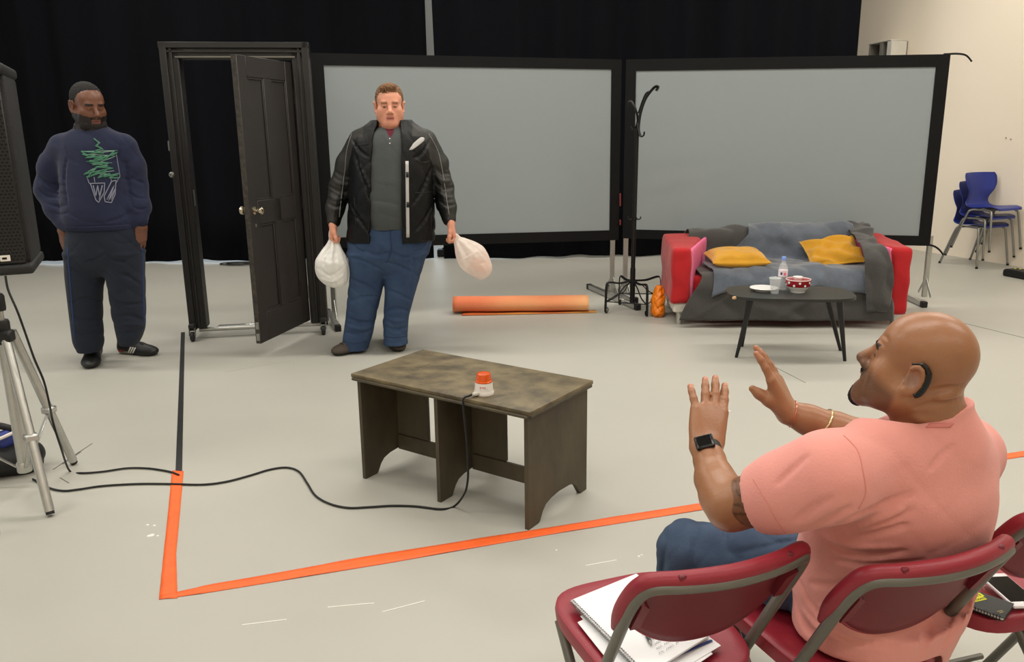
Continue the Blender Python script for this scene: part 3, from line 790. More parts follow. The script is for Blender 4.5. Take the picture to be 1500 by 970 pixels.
soft_box(-W2+.18, W2-.18, .05, DP-.02, .10, .385, .003, 1, 0, .04).build('seat_base', m_redc, sofa, world=False, smooth=180)
soft_box(-W2+.18, W2-.18, DP-.2, DP, .10, .625, .003, 2, 0, .05).build('backrest', m_redc, sofa, world=False, smooth=180)
def throw(name, prof, u0, u1, mat, label, seed, thick=.006, n=90, wob=None, amp=.010, freq=9.0, lift=0.0, edge=None):
    # a cloth laid over a (y, z) profile; u is local x; wob(s) shifts the side edges
    pr = spline([(0, *p) for p in prof], 8); pr = np.array(pr)[:, 1:]
    seg = np.concatenate([[0], np.cumsum(np.linalg.norm(np.diff(pr, axis=0), axis=1))]); S_ = seg[-1]
    K = int(S_/.018); s_ = np.linspace(0, S_, K); yy = np.interp(s_, seg, pr[:, 0]); zz = np.interp(s_, seg, pr[:, 1])
    ty = np.gradient(yy); tz = np.gradient(zz); L = np.hypot(ty, tz)+1e-9; ny, nz = -tz/L, ty/L
    if ny.mean() > 0 and False: pass
    rs = np.random.RandomState(seed); ph = rs.uniform(0, 6, 8); P = []
    for i in range(n):
        t = i/(n-1); row = []
        for j in range(K):
            a, b = (u0, u1) if wob is None else wob(s_[j]/S_, u0, u1)
            x = a+(b-a)*t
            sj = s_[j]/S_
            f = amp*(math.sin(x*freq*2+ph[0]+1.6*math.sin(sj*7+ph[1]))*.6+math.sin(x*freq*.9+sj*9+ph[2])*.6+.5*math.sin(sj*26+x*5*math.sin(ph[3])+ph[4]))
            f = abs(f)+lift+.014*max(0, 1-abs(math.sin(x*freq*.55+2.2*math.sin(sj*5+ph[5])+ph[6])))**3+.010*max(0, 1-abs(math.sin(sj*13+x*3.1+ph[7])))**3
            e = 0
            if edge: e = edge(t, sj)
            yj = yy[j]+ny[j]*f; zj = zz[j]+nz[j]*f+e
            row.append((x, yj, max(zj, .012)))
        P.append(row)
    w_ = local_of(sofa).inverted()
    P = [[w_ @ Vector(p) for p in r] for r in P]
    return tag(MB().sheet(P, thick).build(name, mat, smooth=180), label, 'blanket')
# charcoal throw: up the front, over the seat, up and over the back; spreads wider at the floor
prof1 = [(-.065, .06), (-.055, .18), (-.03, .34), (.03, .402), (.2, .405), (.42, .405), (.50, .43), (.53, .52), (.55, .62), (.60, .665), (.70, .665), (.775, .60), (.785, .45)]
def wob1(s_, a, b):
    lo = a-.155*max(0, 1-s_/.22)-.012*math.sin(s_*22) - (.02 if s_ > .6 else 0); hi = b+.09*max(0, 1-s_/.30)+.012*math.sin(s_*19)
    return lo, hi
throw('throw_blanket', prof1, -W2+.215, W2-.215, m_thr1, 'charcoal grey throw covering the sofa seat, front and back', 11, wob=wob1, amp=.015)
# its free corner pulled over the inside of the right arm
prof3 = [(-.075, .14), (-.07, .30), (-.04, .45), (.02, .56), (.2, .60), (.42, .635), (.6, .665), (.72, .672)]
def wob3(s_, a, b): return a-.03*math.sin(s_*5), b+.035*math.sin(s_*9)-.05*(1-s_)
throw('throw_corner', prof3, W2-.345, W2-.16, m_thr1, 'charcoal grey throw end draped over the right red arm', 31, wob=wob3, amp=.016, n=24, freq=14, lift=.026)
# slate blue throw over the middle of the back and a strip of the seat
prof2 = [(-.062, .30), (-.045, .36), (.03, .425), (.2, .432), (.40, .432), (.47, .455), (.505, .54), (.53, .64), (.60, .69), (.70, .69), (.80, .62)]
def wob2(s_, a, b):
    lo = a+.0+(.30*max(0, min(1, (s_-.45)/.2)) if s_ < .66 else .30-.12*(s_-.66)/.34)
    lo = a+.02*math.sin(s_*15)+.40*max(0, min(1, (s_-.42)/.30))
    return lo, b+.02*math.sin(s_*11)
def edge2(t, s_):
    return (-.075*max(0, math.cos(t*6.3))**2*.8+.045*math.sin(t*22)*.5)*max(0, 1-s_/.12)
throw('slate_blanket', prof2, -.60, .61, m_thr2, 'slate blue-grey throw spread over middle of the sofa', 17, wob=wob2, amp=.012, freq=11, lift=.012, edge=edge2)
# mustard cushions
m_must = M('mustard_velvet', (198, 142, 20), rough=.8, var=.12, vscale=9, bump=.15, bscale=60, sheen=.3)
def cushion(c, ex, ey, en, w_, d_, t_, label, seed, crumple=.006):
    n = 30; ex, ey, en = [np.array(v, float)/np.linalg.norm(v) for v in (ex, ey, en)]
    rs = np.random.RandomState(seed); ph = rs.uniform(0, 6, 6); top = []; bot = []
    for i in range(n+1):
        ra, rb = [], []
        for j in range(n+1):
            u, v = -1+2*i/n, -1+2*j/n
            pin = 1-.10*(1-abs(v)**2.2)*abs(u)**3; pin2 = 1-.10*(1-abs(u)**2.2)*abs(v)**3
            h = ((1-u**4)*(1-v**4))**.55*(1-.25*(u*u+v*v)*.5)
            cr = crumple*(math.sin(u*7+ph[0]+2*math.sin(v*4+ph[1]))+math.sin(v*9+u*5+ph[2]))*min(1, h*3)
            b_ = np.array(c)+ex*u*w_/2*pin+ey*v*d_/2*pin2
            ra.append(b_+en*(h*t_/2+cr)); rb.append(b_-en*(h*t_/2*.85-cr*.3))
        top.append(ra); bot.append(rb)
    mb = MB(); K = (n+1)**2; idx = lambda i, j: i*(n+1)+j
    vs = [p for r in top for p in r]+[p for r in bot for p in r]; fs = []
    for i in range(n):
        for j in range(n):
            q = (idx(i, j), idx(i+1, j), idx(i+1, j+1), idx(i, j+1)); fs.append(q); fs.append(tuple(k+K for k in q[::-1]))
    rim = [idx(i, 0) for i in range(n)]+[idx(n, j) for j in range(n)]+[idx(i, n) for i in range(n, 0, -1)]+[idx(0, j) for j in range(n, 0, -1)]
    for k in range(len(rim)):
        x, y = rim[k], rim[(k+1) % len(rim)]; fs.append((y, x, x+K, y+K))
    return tag(mb.add(vs, fs).build('cushion', m_must, smooth=180), label, 'cushion', 'mustard cushions on the sofa')
cl = A(1078, 390, 6.36); cr_ = A(1226, 390, 6.42)
cushion((cl[0], 6.36, .505), (1, -.03, .0), (0, 1, .08), (0, -.08, 1), .45, .36, .15, 'plump mustard cushion lying flat on left of the sofa', 1, .003)
cushion((cr_[0]-.045, 6.42, .535), (1, -.10, .12), (0, .75, .42), (0.05, -.42, .75), .43, .34, .11, 'crumpled mustard cushion leaning on the right of the sofa', 4, .012)

# ================================================================== COFFEE TABLE AND WHAT STANDS ON IT
m_blk = M('black_laminate', (38, 40, 38), rough=.42, var=.06, vscale=10)
m_blkleg = M('black_lacquer', (20, 20, 21), rough=.35)
zc = .43; CT = np.array([1.845, 5.335]); cyaw = math.radians(-8)
ctab = thing('coffee_table', 'black oval-cornered coffee table with four splayed legs before the sofa', 'table', (*CT, 0), cyaw)
poly = []
for i in range(72):
    a = 2*math.pi*i/72; n_ = 3.4; ca, sa = math.cos(a), math.sin(a)
    r = (abs(ca)**n_+abs(sa)**n_)**(-1/n_); poly.append((r*ca*.405, r*sa*.235))
MB().prism(poly, (0, 0, zc-.018), (1, 0, 0), (0, 1, 0), (0, 0, 1), .018).build('table_top', m_blk, ctab, world=False, smooth=50)
MB().box((-.375, -.165, zc-.010), (.028, .02, .016), .9, .002).build('chipped_edge', M('bare_chipboard', (196, 160, 118), rough=.8), ctab, world=False)
for fx, fy, tx, ty in ((-.335, -.10, -.26, -.12), (-.26, .19, -.235, .12), (.39, .135, .26, .12), (.355, -.125, .29, -.12)):
    MB().tube([(tx, ty, zc-.02), (fx, fy, .0)], [.021, .0105], 12).build('leg', m_blkleg, ctab, world=False)
    MB().box((tx, ty, zc-.0205), (.06, .06, .006)).build('bracket', m_blkleg, ctab, world=False)
m_china = M('white_china', (236, 235, 232), rough=.18, spec=.6)
pp = G(1121, 425, zc+.01)
t = thing('plate', 'white china plate on the black coffee table', 'plate', (pp[0], pp[1]+.03, zc))
MB().lathe([(0, .004), (.05, .004), (.055, 0), (.06, 0), (.062, .006), (.082, .016), (.092, .020), (.092, .023), (.08, .020), (.06, .010), (0, .009)], 40).build('plate_body', m_china, t, world=False, smooth=60)
MB().lathe([(.0915, .0205), (.0935, .0215), (.0915, .0235)], 40).build('rim', m_china, t, world=False)
pp = G(1131, 427.5, zc)
t = thing('plastic_cup', 'clear disposable plastic cup standing by the white plate', 'cup', (pp[0]+.0, pp[1]-.05, zc))
MB().lathe([(0, .002), (.026, 0), (.0275, .03), (.029, .034), (.038, .10), (.0395, .101), (.0395, .104), (.037, .103), (.0275, .035), (.0255, .004), (0, .004)], 28).build('cup_wall', m_clear, t, world=False)
MB().lathe([(.038, .0995), (.041, .1015), (.038, .1045)], 28).build('rim', m_clear, t, world=False)
pp = G(1147.5, 425.5, zc)
t = thing('water_bottle', 'small clear water bottle with pale blue cap on coffee table', 'bottle', (pp[0], pp[1]+.03, zc))
MB().lathe([(0, .004), (.024, 0), (.030, .006), (.030, .03), (.028, .034), (.030, .038), (.030, .07), (.0285, .074), (.030, .078), (.030, .14), (.026, .16), (.015, .185), (.0125, .19), (.0125, .20), (0, .20)], 28).build('bottle_body', m_clear, t, world=False)
MB().lathe([(.0305, .092), (.0312, .092), (.0312, .135), (.0305, .135)], 28).build('label_band', M('label_pale', (228, 214, 220), rough=.4), t, world=False)
for a0, a1, z0, z1, mm in ((-.15, .35, .1, .12, M('label_pink', (226, 120, 140), rough=.4)), (-.85, -.45, .105, .122, M('label_navy', (40, 44, 84), rough=.4))):
    MB().sheet([[(math.sin(a0+(a1-a0)*i/5)*.0318, -math.cos(a0+(a1-a0)*i/5)*.0318, z) for z in (z0, z1)] for i in range(6)], .0006).build('label_patch', mm, t, world=False)
MB().lathe([(0, .2), (.0145, .2), (.0145, .222), (.013, .224), (0, .224)], 20).build('cap', M('blue_cap', (120, 150, 218), rough=.4), t, world=False)
pp = G(1169, 428, zc)
t = thing('bowl', 'red bowl with white polka dots and white inside on coffee table', 'bowl', (pp[0], pp[1]+.01, zc))
m_bred = M('red_glaze', (150, 22, 36), rough=.2, spec=.6)
bp_ = [(0, .006), (.04, .006), (.042, 0), (.047, 0), (.048, .012), (.066, .026), (.0775, .05), (.081, .088), (.0795, .0885), (.074, .052), (.06, .028), (.03, .016), (0, .015)]
MB().lathe(bp_, 40).build('bowl_body', m_china, t, world=False, smooth=60)
bandp = [(.0735, .0405), (.0775, .0495), (.0800, .0700), (.0810, .0830)]
MB().lathe([(r+.0012, z) for r, z in bandp], 40).build('red_band', m_bred, t, world=False, smooth=60)
def bowl_r(z): return np.interp(z, [p[1] for p in bandp], [p[0] for p in bandp])+.0022
for k in range(7):
    for row, z in ((0, .052), (1, .070)):
        a = k*2*math.pi/7+row*.45+.25; pc_ = np.array([math.sin(a)*bowl_r(z), -math.cos(a)*bowl_r(z), z]); tdir = np.array([math.cos(a), math.sin(a), 0]); nd = np.array([math.sin(a), -math.cos(a), -.2])
        MB().prism([(.0075*math.cos(b), .0075*math.sin(b)) for b in np.linspace(0, 2*math.pi, 14)[:-1]], pc_, tdir, (0, 0, 1), nd, .0008).build('polka_dot', m_china, t, world=False)
t = thing('foam_cup', 'small white cup lying inside the polka dot bowl', 'cup', (pp[0]+.005, pp[1]+.035, zc+.03))
MB().lathe([(0, .0), (.022, 0), (.03, .062), (.031, .064), (.0285, .063), (.0205, .003), (0, .003)], 24, (0, 0, .004)).build('cup_wall', m_china, t, world=False)
MB().lathe([(.030, .0655), (.0325, .067), (.030, .0695)], 24).build('rim', m_china, t, world=False)

# ================================================================== ROLLED RUG
m_rug = M('orange_rug', (222, 122, 84), rgb2=(236, 176, 122), rough=.95, vscale=2.2, detail=0, bump=.3, bscale=120)
m_rugr = M('rug_backing', (206, 86, 44), rough=.95, rgb2=(214, 150, 70), vscale=2.5, detail=0)
ra, rb = G(664, 460), G(862, 458); ra[1] += .04; rb[1] += .04
rug = thing('rolled_rug', 'rolled-up orange and peach patterned rug lying on floor', 'rug', tuple((ra+rb)/2))
d_ = (rb-ra); LR = np.linalg.norm(d_); d_ /= LR; n_ = np.array([-d_[1], d_[0], 0])
P = []
for i in range(25):
    row = []
    for k in range(80):
        a = -math.pi/2+k/79*2*math.pi*2.25; r = .082-.011*k/79*2.25
        fl_ = 1.0 if k > 0 else 1
        off = .004*math.sin(i*.7)
        row.append(ra+d_*LR*i/24+n_*(r*1.15*math.cos(a)+off)+np.array([0, 0, .074+r*.82*math.sin(a)]))
    P.append(row)
MB().sheet(P, .007).build('roll', m_rug, rug, smooth=180)
P = []
for i in range(17):
    u = i/16; q = ra+d_*(LR*(.07+u*.99))
    P.append([q-n_*(.12-.06*u)+np.array([0, 0, .006]), q-n_*.05+np.array([0, 0, .006+.002*math.sin(i)]), q+n_*.0+np.array([0, 0, .007])])
MB().sheet(P, .006).build('loose_flap', m_rugr, rug, smooth=180)

# ================================================================== COAT RACK
m_iron = M('black_iron', (30, 29, 29), rough=.45, metal=.5, var=.1, vscale=30)
rc = np.array([1.022, 6.80])
rack = thing('coat_rack', 'black wrought-iron coat rack with scrolled hooks and four feet', 'coat rack', (*rc, 0))
MB().tube([(0, 0, .06), (0, 0, .36)], .022, 12).build('pole_sleeve', m_iron, rack, world=False)
MB().tube([(0, 0, .34), (.006, 0, 1.5)], .0185, 12).build('pole', m_iron, rack, world=False)
corners = []
for px, py in ((886, 460), (948, 465), (906, 447), (968, 448)):
    g_ = G(px, py); corners.append(np.array([g_[0]-rc[0], g_[1]-rc[1], 0]))
def strap(pts, name='leg', w_=.011, flat=.35): return MB().tube(spline(pts, 7), w_, 8, flat=flat).build(name, m_iron, rack, world=False, smooth=180)
for c_ in corners:
    o = c_/np.linalg.norm(c_)
    top = c_*.97+np.array([0, 0, .225])
    L = [np.array([0, 0, .255]), c_*.45+[0, 0, .245], c_*.85+[0, 0, .262], c_*.95+[0, 0, .235], c_*.97+[0, 0, .13], c_*.98+[0, 0, .035], c_*.95+[0, 0, .010], c_*.90+[0, 0, .016], c_*.885+[0, 0, .04], c_*.92+[0, 0, .05]]
    strap(L)
    strap([np.array([0, 0, .25]), c_*.3+[0, 0, .21], c_*.6+[0, 0, .135], c_*.95+[0, 0, .10]], 'scroll_bar', .006, .6)
order = [0, 1, 3, 2]
for i in range(4):
    a, b = corners[order[i]], corners[order[(i+1) % 4]]
    MB().tube([a*.97+[0, 0, .105], b*.97+[0, 0, .105]], .005, 6).build('base_rail', m_iron, rack, world=False)
def rp(px, py, dy=0.0):
    p = A(px, py, rc[1]+dy); return np.array([p[0]-rc[0], dy, p[2]])
strap([rp(935, 200), rp(936, 180), rp(939, 163), rp(945, 146, -.02), rp(953, 134, -.03), rp(960, 127, -.04), rp(964, 128, -.04), rp(961, 133, -.04)], 'coat_hook', .018)
strap([rp(936, 165, -.02), rp(941, 150, -.08), rp(946, 138, -.12), rp(950, 134, -.14)], 'coat_hook', .018)
strap([rp(934, 195, .01), rp(934, 172, .02), rp(930, 158, .03), rp(925, 149, .05), rp(921, 150, .05), rp(923, 157, .05)], 'coat_hook', .016)
strap([rp(934, 180, -.01), rp(936, 192, -.03), rp(939, 200, -.05), rp(943, 198, -.06), rp(944, 193, -.06)], 'coat_hook', .016)
strap([rp(934, 178, .01), rp(931, 188, .03), rp(926, 190, .05), rp(924, 186, .05)], 'coat_hook', .015)
for s_ in (-1, 1):
    strap([np.array([0, 0, .775]), np.array([s_*.03, -.01, .768]), np.array([s_*.05, -.015, .775]), np.array([s_*.052, -.015, .792])], 'small_hook', .007)
MB().lathe([(.016, 0), (.024, .004), (.024, .02), (.016, .024)], 14, (0.002, 0, .762)).build('collar', m_iron, rack, world=False)
# orange carrier bag slumped between rack and sofa
ob = G(962, 462); ob = np.array([ob[0]+.003, ob[1]-.018, 0])
sdb = S().ell(ob+[0, 0, .09], (.050, .08, .11), k=.02).cone(ob+[0, 0, .13], ob+[.008, .01, .22], .046, .034, k=.04).ell(ob+[.0, -.01, .04], (.054, .08, .045), k=.03)
tag(sdf_obj('carrier_bag', sdb, M('orange_film', (236, 128, 18), rough=.35, spec=.5), None, .005, folds(.0042, 52, [(1, .4, .3), (.3, .2, 1), (.6, -1, .4), (-.8, .3, .9), (.2, .9, -.7), (1, .1, -.8)], 9), flat_z=.001), 'crumpled orange carrier bag on floor between coat rack and sofa', 'bag')

# ================================================================== STACKED BLUE CHAIRS
m_blue = M('blue_plastic', (34, 50, 132), rough=.38, var=.05, vscale=8, spec=.5)
def blue_chair(loc, rz, label):
    t = thing('stacking_chair', label, 'chair', loc, rz, 'stack of blue chairs')
    prof = [(.215, .425, .17), (.20, .447, .19), (.12, .45, .197), (0, .438, .197), (-.10, .433, .192), (-.165, .455, .185), (-.195, .52, .165), (-.205, .60, .19), (-.215, .68, .235), (-.235, .76, .245), (-.25, .80, .225)]
    pr = np.array(spline(prof, 5)); P = []
    for y, z, hw in pr:
        row = []
        back = max(0, min(1, (z-.47)/.15)); frontlip = max(0, (y-.15)/.07)
        for u in np.linspace(-1, 1, 17):
            curl = abs(u)**2.2
            row.append((u*hw, y+back*curl*.075, z+(1-back)*curl*.012*(1-frontlip)))
        P.append(row)
    MB().sheet(P, .006).build('shell', m_blue, t, world=False, smooth=180)
    for s_ in (-1, 1):
        x = s_*.205
        L = [(s_*.245, -.235, 0), (s_*.212, -.12, .36), (s_*.195, -.085, .415), (s_*.185, -.02, .424), (s_*.185, .10, .424), (s_*.195, .145, .41), (s_*.212, .165, .36), (s_*.245, .215, 0)]
        MB().tube(spline(L, 6), .0115, 8).build('leg_frame', m_steel, t, world=False, smooth=180)
        for e in (L[0], L[-1]): MB().tube([(e[0], e[1], .0), (e[0]*.998, e[1]*.99, .02)], .0135, 8).build('foot_cap', m_blackpl, t, world=False)
    MB().tube([(-.185, .07, .42), (.185, .07, .42)], .010, 8).tube([(-.185, -.05, .418), (.185, -.05, .418)], .010, 8).build('cross_tube', m_steel, t, world=False)
    return t
bq = np.array([5.085, 8.90]); fwd = np.array([.41, -.91]); brz = math.pi+math.radians(24)
b0 = blue_chair((bq[0], bq[1], 0), brz, 'bottom blue plastic chair of the stack by the cream wall')
for k, lab in ((1, 'middle blue plastic chair of the stack by the cream wall'), (2, 'topmost blue plastic chair of the stack by the cream wall')):
    copy_tree(b0, (bq[0]+fwd[0]*.06*k, bq[1]+fwd[1]*.06*k, .095*k), None, lab)
# black case on the floor at the right
p = G(1468, 400); dd = np.array([.3, -.95, 0])
t = thing('flat_case', 'flat black case with yellow tags on floor near blue chairs', 'case', tuple(p))
q0 = p+np.array([.12, 0, .035]); 
a_, b_2 = G(1467, 404), G(1520, 414)
dirv = (b_2-a_)/np.linalg.norm(b_2-a_)
nv = np.array([-dirv[1], dirv[0], 0]); 
MB().bar(a_+nv*.09+[0, 0, .035], a_+nv*.09+dirv*.55+[0, 0, .035], .18, .068, bev=.014).build('case_body', m_blackpl, t)
MB().bar(a_+nv*.09+dirv*.02+[0, 0, .0702], a_+nv*.09+dirv*.53+[0, 0, .0702], .15, .008, bev=.003).build('lid', M('dull_black', (34, 34, 33)), t)
m_yel = M('yellow_tag', (206, 196, 74), rough=.6)
for s_, o_ in ((.06, .10), (.1, .12), (.27, .15), (.3, .16)):
    MB().box(a_+nv*o_+dirv*s_+[0, 0, .077], (.03, .018, .006), .7, .001).build('tag_mark', m_yel, t)
# ================================================================== BURGUNDY FOLDING CHAIRS
m_burg = M('burgundy_plastic', (142, 36, 50), rough=.42, var=.05, vscale=12, bump=.06, bscale=200, spec=.5)
m_burgd = M('burgundy_panel', (110, 28, 38), rough=.5, var=.06, vscale=12, bump=.05, bscale=200)
m_tube = M('grey_enamel_tube', (112, 110, 102), rough=.4, metal=.35, var=.06, vscale=25)
m_ferr = M('grey_rubber_ferrule', (84, 84, 78), rough=.6)
BT = .727                                                     # height of the top of the back tube
def back_pt(u, z, o=0.0):
    # point of the curved back: u in [-1,1] across, z height, o offset backwards
    x = u*.179; y = -.245+(BT-z)*.55-.040*(1-u*u)-o
    return np.array([x, y, z])
def folding_chair(loc, rz, label):
    t = thing('folding_chair', label, 'chair', loc, rz, 'burgundy folding chairs')
    # main tube: front foot, up, round the back, down again
    half = []
    for s_ in (1, -1):
        hip = np.array([s_*.175, -.245+(BT-.43)*.55-.004, .43]); foot = hip+(hip-back_pt(s_*1.0, BT-.085))/(BT-.085-.43)*.418; sh_ = back_pt(s_*1.0, BT-.085)
        c1 = back_pt(s_*.985, BT-.04); c2 = back_pt(s_*.93, BT-.010); c3 = back_pt(s_*.82, BT)
        half.append([foot, hip, sh_, c1, c2, c3])
    topb = [back_pt(u, BT) for u in (.6, .3, 0, -.3, -.6)]
    straight = [half[0][0]+(half[0][1]-half[0][0])*f for f in (0, .5, 1)]
    pts = [half[0][0], half[0][1]]+spline(half[0][2:]+topb+half[1][2:][::-1], 5)+[half[1][1], half[1][0]]
    MB().tube(pts, .0115, 10).build('back_tube', m_tube, t, world=False, smooth=180)
    # red rolled rim over the tube
    rim = []
    for u, z in ((.995, BT-.13), (1.0, BT-.085), (.985, BT-.035), (.93, BT-.002), (.82, BT+.008), (.6, BT+.010), (.3, BT+.012), (0, BT+.012)):
        rim.append((u, z))
    rim = rim+[(-u, z) for u, z in rim[-2::-1]]
    rp_ = [back_pt(u*1.015, z, -.014) for u, z in rim]
    rr = [.008]+[.0165]*(len(rim)-2)+[.008]
    rs_ = spline([np.array([*p, r]) for p, r in zip(rp_, rr)], 5)
    MB().tube([p[:3] for p in rs_], [p[3] for p in rs_], 12).build('back_rim', m_burg, t, world=False, smooth=180)
    # panel: lens shaped, hanging inside the tube
    P = []
    for i in range(41):
        u = -1+2*i/40; up = BT+.004-.10*abs(u)**7; lo = BT-.185+.095*abs(u)**2.6
        row = []
        for j in range(13):
            v = j/12; z = lo+(up-lo)*v
            row.append(back_pt(u*.985, z, -.019-.006*math.sin(v*3.14)+.006*(1-v)))
        P.append(row)
    pan = MB().sheet(P, .005).build('back_panel', m_burgd, t, world=False, smooth=180)
    MB().tube(spline([back_pt(-1+2*i/16, BT-.185+.095*abs(-1+2*i/16)**2.6, -.016) for i in range(17)], 3), .005, 8).build('panel_lip', m_burg, pan, world=False, smooth=180)
    for s_ in (-1, 1):                                        # gussets and rivets
        MB().prism([(0, 0), (.02, 0), (.02, .07), (.006, .085), (0, .085)], back_pt(s_*.93, BT-.11, -.016), (-s_, 0, 0), (0, -.5, .86), (0, -.86, -.5), .02).build('gusset', m_burgd, pan, world=False)
        MB().box(back_pt(s_*.62, BT+.020, -.010), (.014, .010, .010), bev=.002).build('clip', m_burgd, t, world=False)
    # seat
    poly = []
    N = 64
    P = []
    for i in range(N):
        a = 2*math.pi*i/N; n_ = 4.0; ca, sa = math.cos(a), math.sin(a); r = (abs(ca)**n_+abs(sa)**n_)**(-1/n_)
        wf = 1+.04*sa
        poly.append((r*ca*.170*wf, r*sa*.20+.03))
    rings = [(1.0, -.030), (1.012, -.012), (1.0, .002), (.96, .006), (.85, .002), (.6, -.004), (.3, -.007), (0.001, -.008)]
    vs = [(x*k_, (y-.03)*k_+.03, .443+z) for k_, z in rings for x, y in poly]; fs = []
    for r_ in range(len(rings)-1):
        for i in range(N): fs.append((r_*N+i, r_*N+(i+1) % N, (r_+1)*N+(i+1) % N, (r_+1)*N+i))
    vs2 = [(x*k_, (y-.03)*k_+.03, .443+z) for k_, z in ((.985, -.030), (.96, -.010), (.6, -.014), (.001, -.016)) for x, y in poly]
    o_ = len(vs); vs += vs2
    for r_ in range(3):
        for i in range(N): fs.append((o_+r_*N+(i+1) % N, o_+r_*N+i, o_+(r_+1)*N+i, o_+(r_+1)*N+(i+1) % N))
    for i in range(N): fs.append((i, o_+i, o_+(i+1) % N, (i+1) % N))
    MB().add(vs, fs).build('seat', m_burg, t, world=False, smooth=50)
    MB().tube([(-.163, -.1, .418), (.163, -.1, .418)], .009, 8).build('seat_tube', m_tube, t, world=False); MB().tube([(-.163, .14, .418), (.163, .14, .418)], .009, 8).build('seat_tube', m_tube, t, world=False)
    # rear legs, cross tubes, feet
    for s_ in (1, -1):
        L = MB().tube([(s_*.160, .155, .415), (s_*.160, -.225, .012)], .0115, 10).build('rear_leg', m_tube, t, world=False)
        for nm, p, q in (('ferrule', (s_*.160, -.19, .049), (s_*.160, -.236, .0)), ('ferrule', half[0 if s_ > 0 else 1][0]+np.array([0, -.02, .036]), half[0 if s_ > 0 else 1][0]+np.array([0, .006, -.012]))):
            MB().tube([p, q], .0165, 10).build(nm, m_ferr, t, world=False)
    MB().tube([(-.166, -.14, .102), (.166, -.14, .102)], .008, 8).build('cross_tube', m_tube, t, world=False)
    MB().tube([(-.19, .125, .10), (.19, .125, .10)], .008, 8).build('cross_tube', m_tube, t, world=False)
    return t
FY = math.radians(8)
C1, C2, C3 = np.array([.302, 1.560]), np.array([.692, 1.575]), np.array([1.112, 1.768])
ch1 = folding_chair((*C1, 0), math.radians(19.5), 'burgundy folding chair with a spiral pad on its seat')
ch2 = copy_tree(ch1, (*C2, 0), math.radians(19.5), 'burgundy folding chair the man in pink sits on')
ch3 = copy_tree(ch1, (*C3, 0), math.radians(16), 'burgundy folding chair with a phone and black notebook on it')

# ------------------------------------------------------------------ papers, pad and pen on the first chair
m_paper = M('paper', (236, 236, 238), rough=.8, var=.02, vscale=8)
m_ink = M('ink', (120, 122, 134), rough=.7)
zs = .453
def flat_quad(pxs, z0, th, name, mat, parent, bend=0.0, n=12):
    q = [G(x, y, z0) for x, y in pxs]; P = []
    for i in range(n+1):
        u = i/n; a = q[0]*(1-u)+q[1]*u; b = q[3]*(1-u)+q[2]*u
        P.append([a*(1-v)+b*v+np.array([0, 0, bend*math.sin(u*3.14)*math.sin(v*3.1)]) for v in np.linspace(0, 1, n+1)])
    return MB().sheet(P, th).build(name, mat, parent, smooth=60)
lo_ = thing('loose_papers', 'loose white sheets under the spiral pad on left chair', 'paper', tuple(G(960, 940, zs)))
flat_quad([(850, 903), (940, 860), (1056, 946), (950, 1010)], zs+.003, .0012, 'sheet', m_paper, lo_)
flat_quad([(846, 912), (936, 868), (1044, 958), (940, 1030)], zs+.0015, .0012, 'sheet', m_paper, lo_)
MB().bar(G(975, 968, zs+.006), G(1043, 938, zs+.006), .006, .003).build('blue_edge', M('blue_card', (44, 62, 128), rough=.5), lo_)
pad = thing('spiral_pad', 'open white spiral pad with handwriting on left burgundy chair', 'notepad', tuple(G(940, 900, zs)))
PQ = [(836, 880), (932, 841), (1038, 932), (945, 990)]
for k in range(3): flat_quad([(x+k*.6, y+k*.4) for x, y in PQ], zs+.010+.003*(2-k), .002, 'page', m_paper, pad, bend=.0012*k)
z_p = zs+.0185
q = [G(x, y, z_p) for x, y in PQ]
def pg(u, v): return (q[0]*(1-u)+q[1]*u)*(1-v)+(q[3]*(1-u)+q[2]*u)*v
m_wire = M('wire', (170, 170, 170), rough=.3, metal=.9)
coil = []
for i in range(46*8):
    v = i/(46*8); a = 2*math.pi*i/8; p = pg(0.012, v); coil.append(p+np.array([math.cos(a)*.0045, math.cos(a)*.0045*.4, math.sin(a)*.005-.003]))
MB().tube(coil, .0009, 5).build('spiral_wire', m_wire, pad, smooth=180)
for i in range(40):
    p = pg(.035, (i+.5)/40); MB().box(p+[0, 0, .0], (.0025, .0025, .0006), bev=0).build('punch_hole', M('hole_shadow', (110, 110, 112), rough=.9), pad)
rs = random.Random(4)
wr_ = MB()
for ln_ in range(11):                                       # handwriting: loose loops line by line
    v = .42+ln_*.048; u = .30+rs.random()*.12
    while u < .90:
        wl = .05+rs.random()*.09; L = []
        for k in range(int(wl*170)):
            uu = u+k/170; L.append(pg(min(uu, .95), v+.010*math.sin(k*1.3+rs.random())+.003*rs.random())+np.array([0, 0, .0012]))
        if len(L) > 2: wr_.tube(L, .00045, 4, flat=.5)
        u += wl+.025
        if rs.random() < .18: break
tag(wr_.build('handwriting', m_ink, pad, smooth=0), kind='stuff')
pen = thing('pen', 'dark ballpoint pen lying on the spiral pad', 'pen', tuple(G(945, 925, z_p)))
pa, pb = G(938, 908, z_p+.005), G(952, 940, z_p+.004); e = (pb-pa)/np.linalg.norm(pb-pa); pa = pa-e*.06
MB().tube([pa, pb], .0042, 10).build('barrel', M('dark_barrel', (46, 48, 54), rough=.3), pen)
MB().tube([pb, pb+e*.012], [.004, .001], 10).build('tip', m_steel, pen)

# ------------------------------------------------------------------ phone and notebook on the third chair
z3 = .4535
phn = thing('mobile_phone', 'white mobile phone with black screen on right burgundy chair', 'phone', tuple(G(1470, 865, z3)))
a_, b_, c_ = G(1440, 853, z3), G(1485, 893, z3), G(1462, 835, z3)
ly = (c_-a_); lx = (b_-a_); ly /= np.linalg.norm(ly); lx = lx-ly*(lx@ly); lx /= np.linalg.norm(lx)
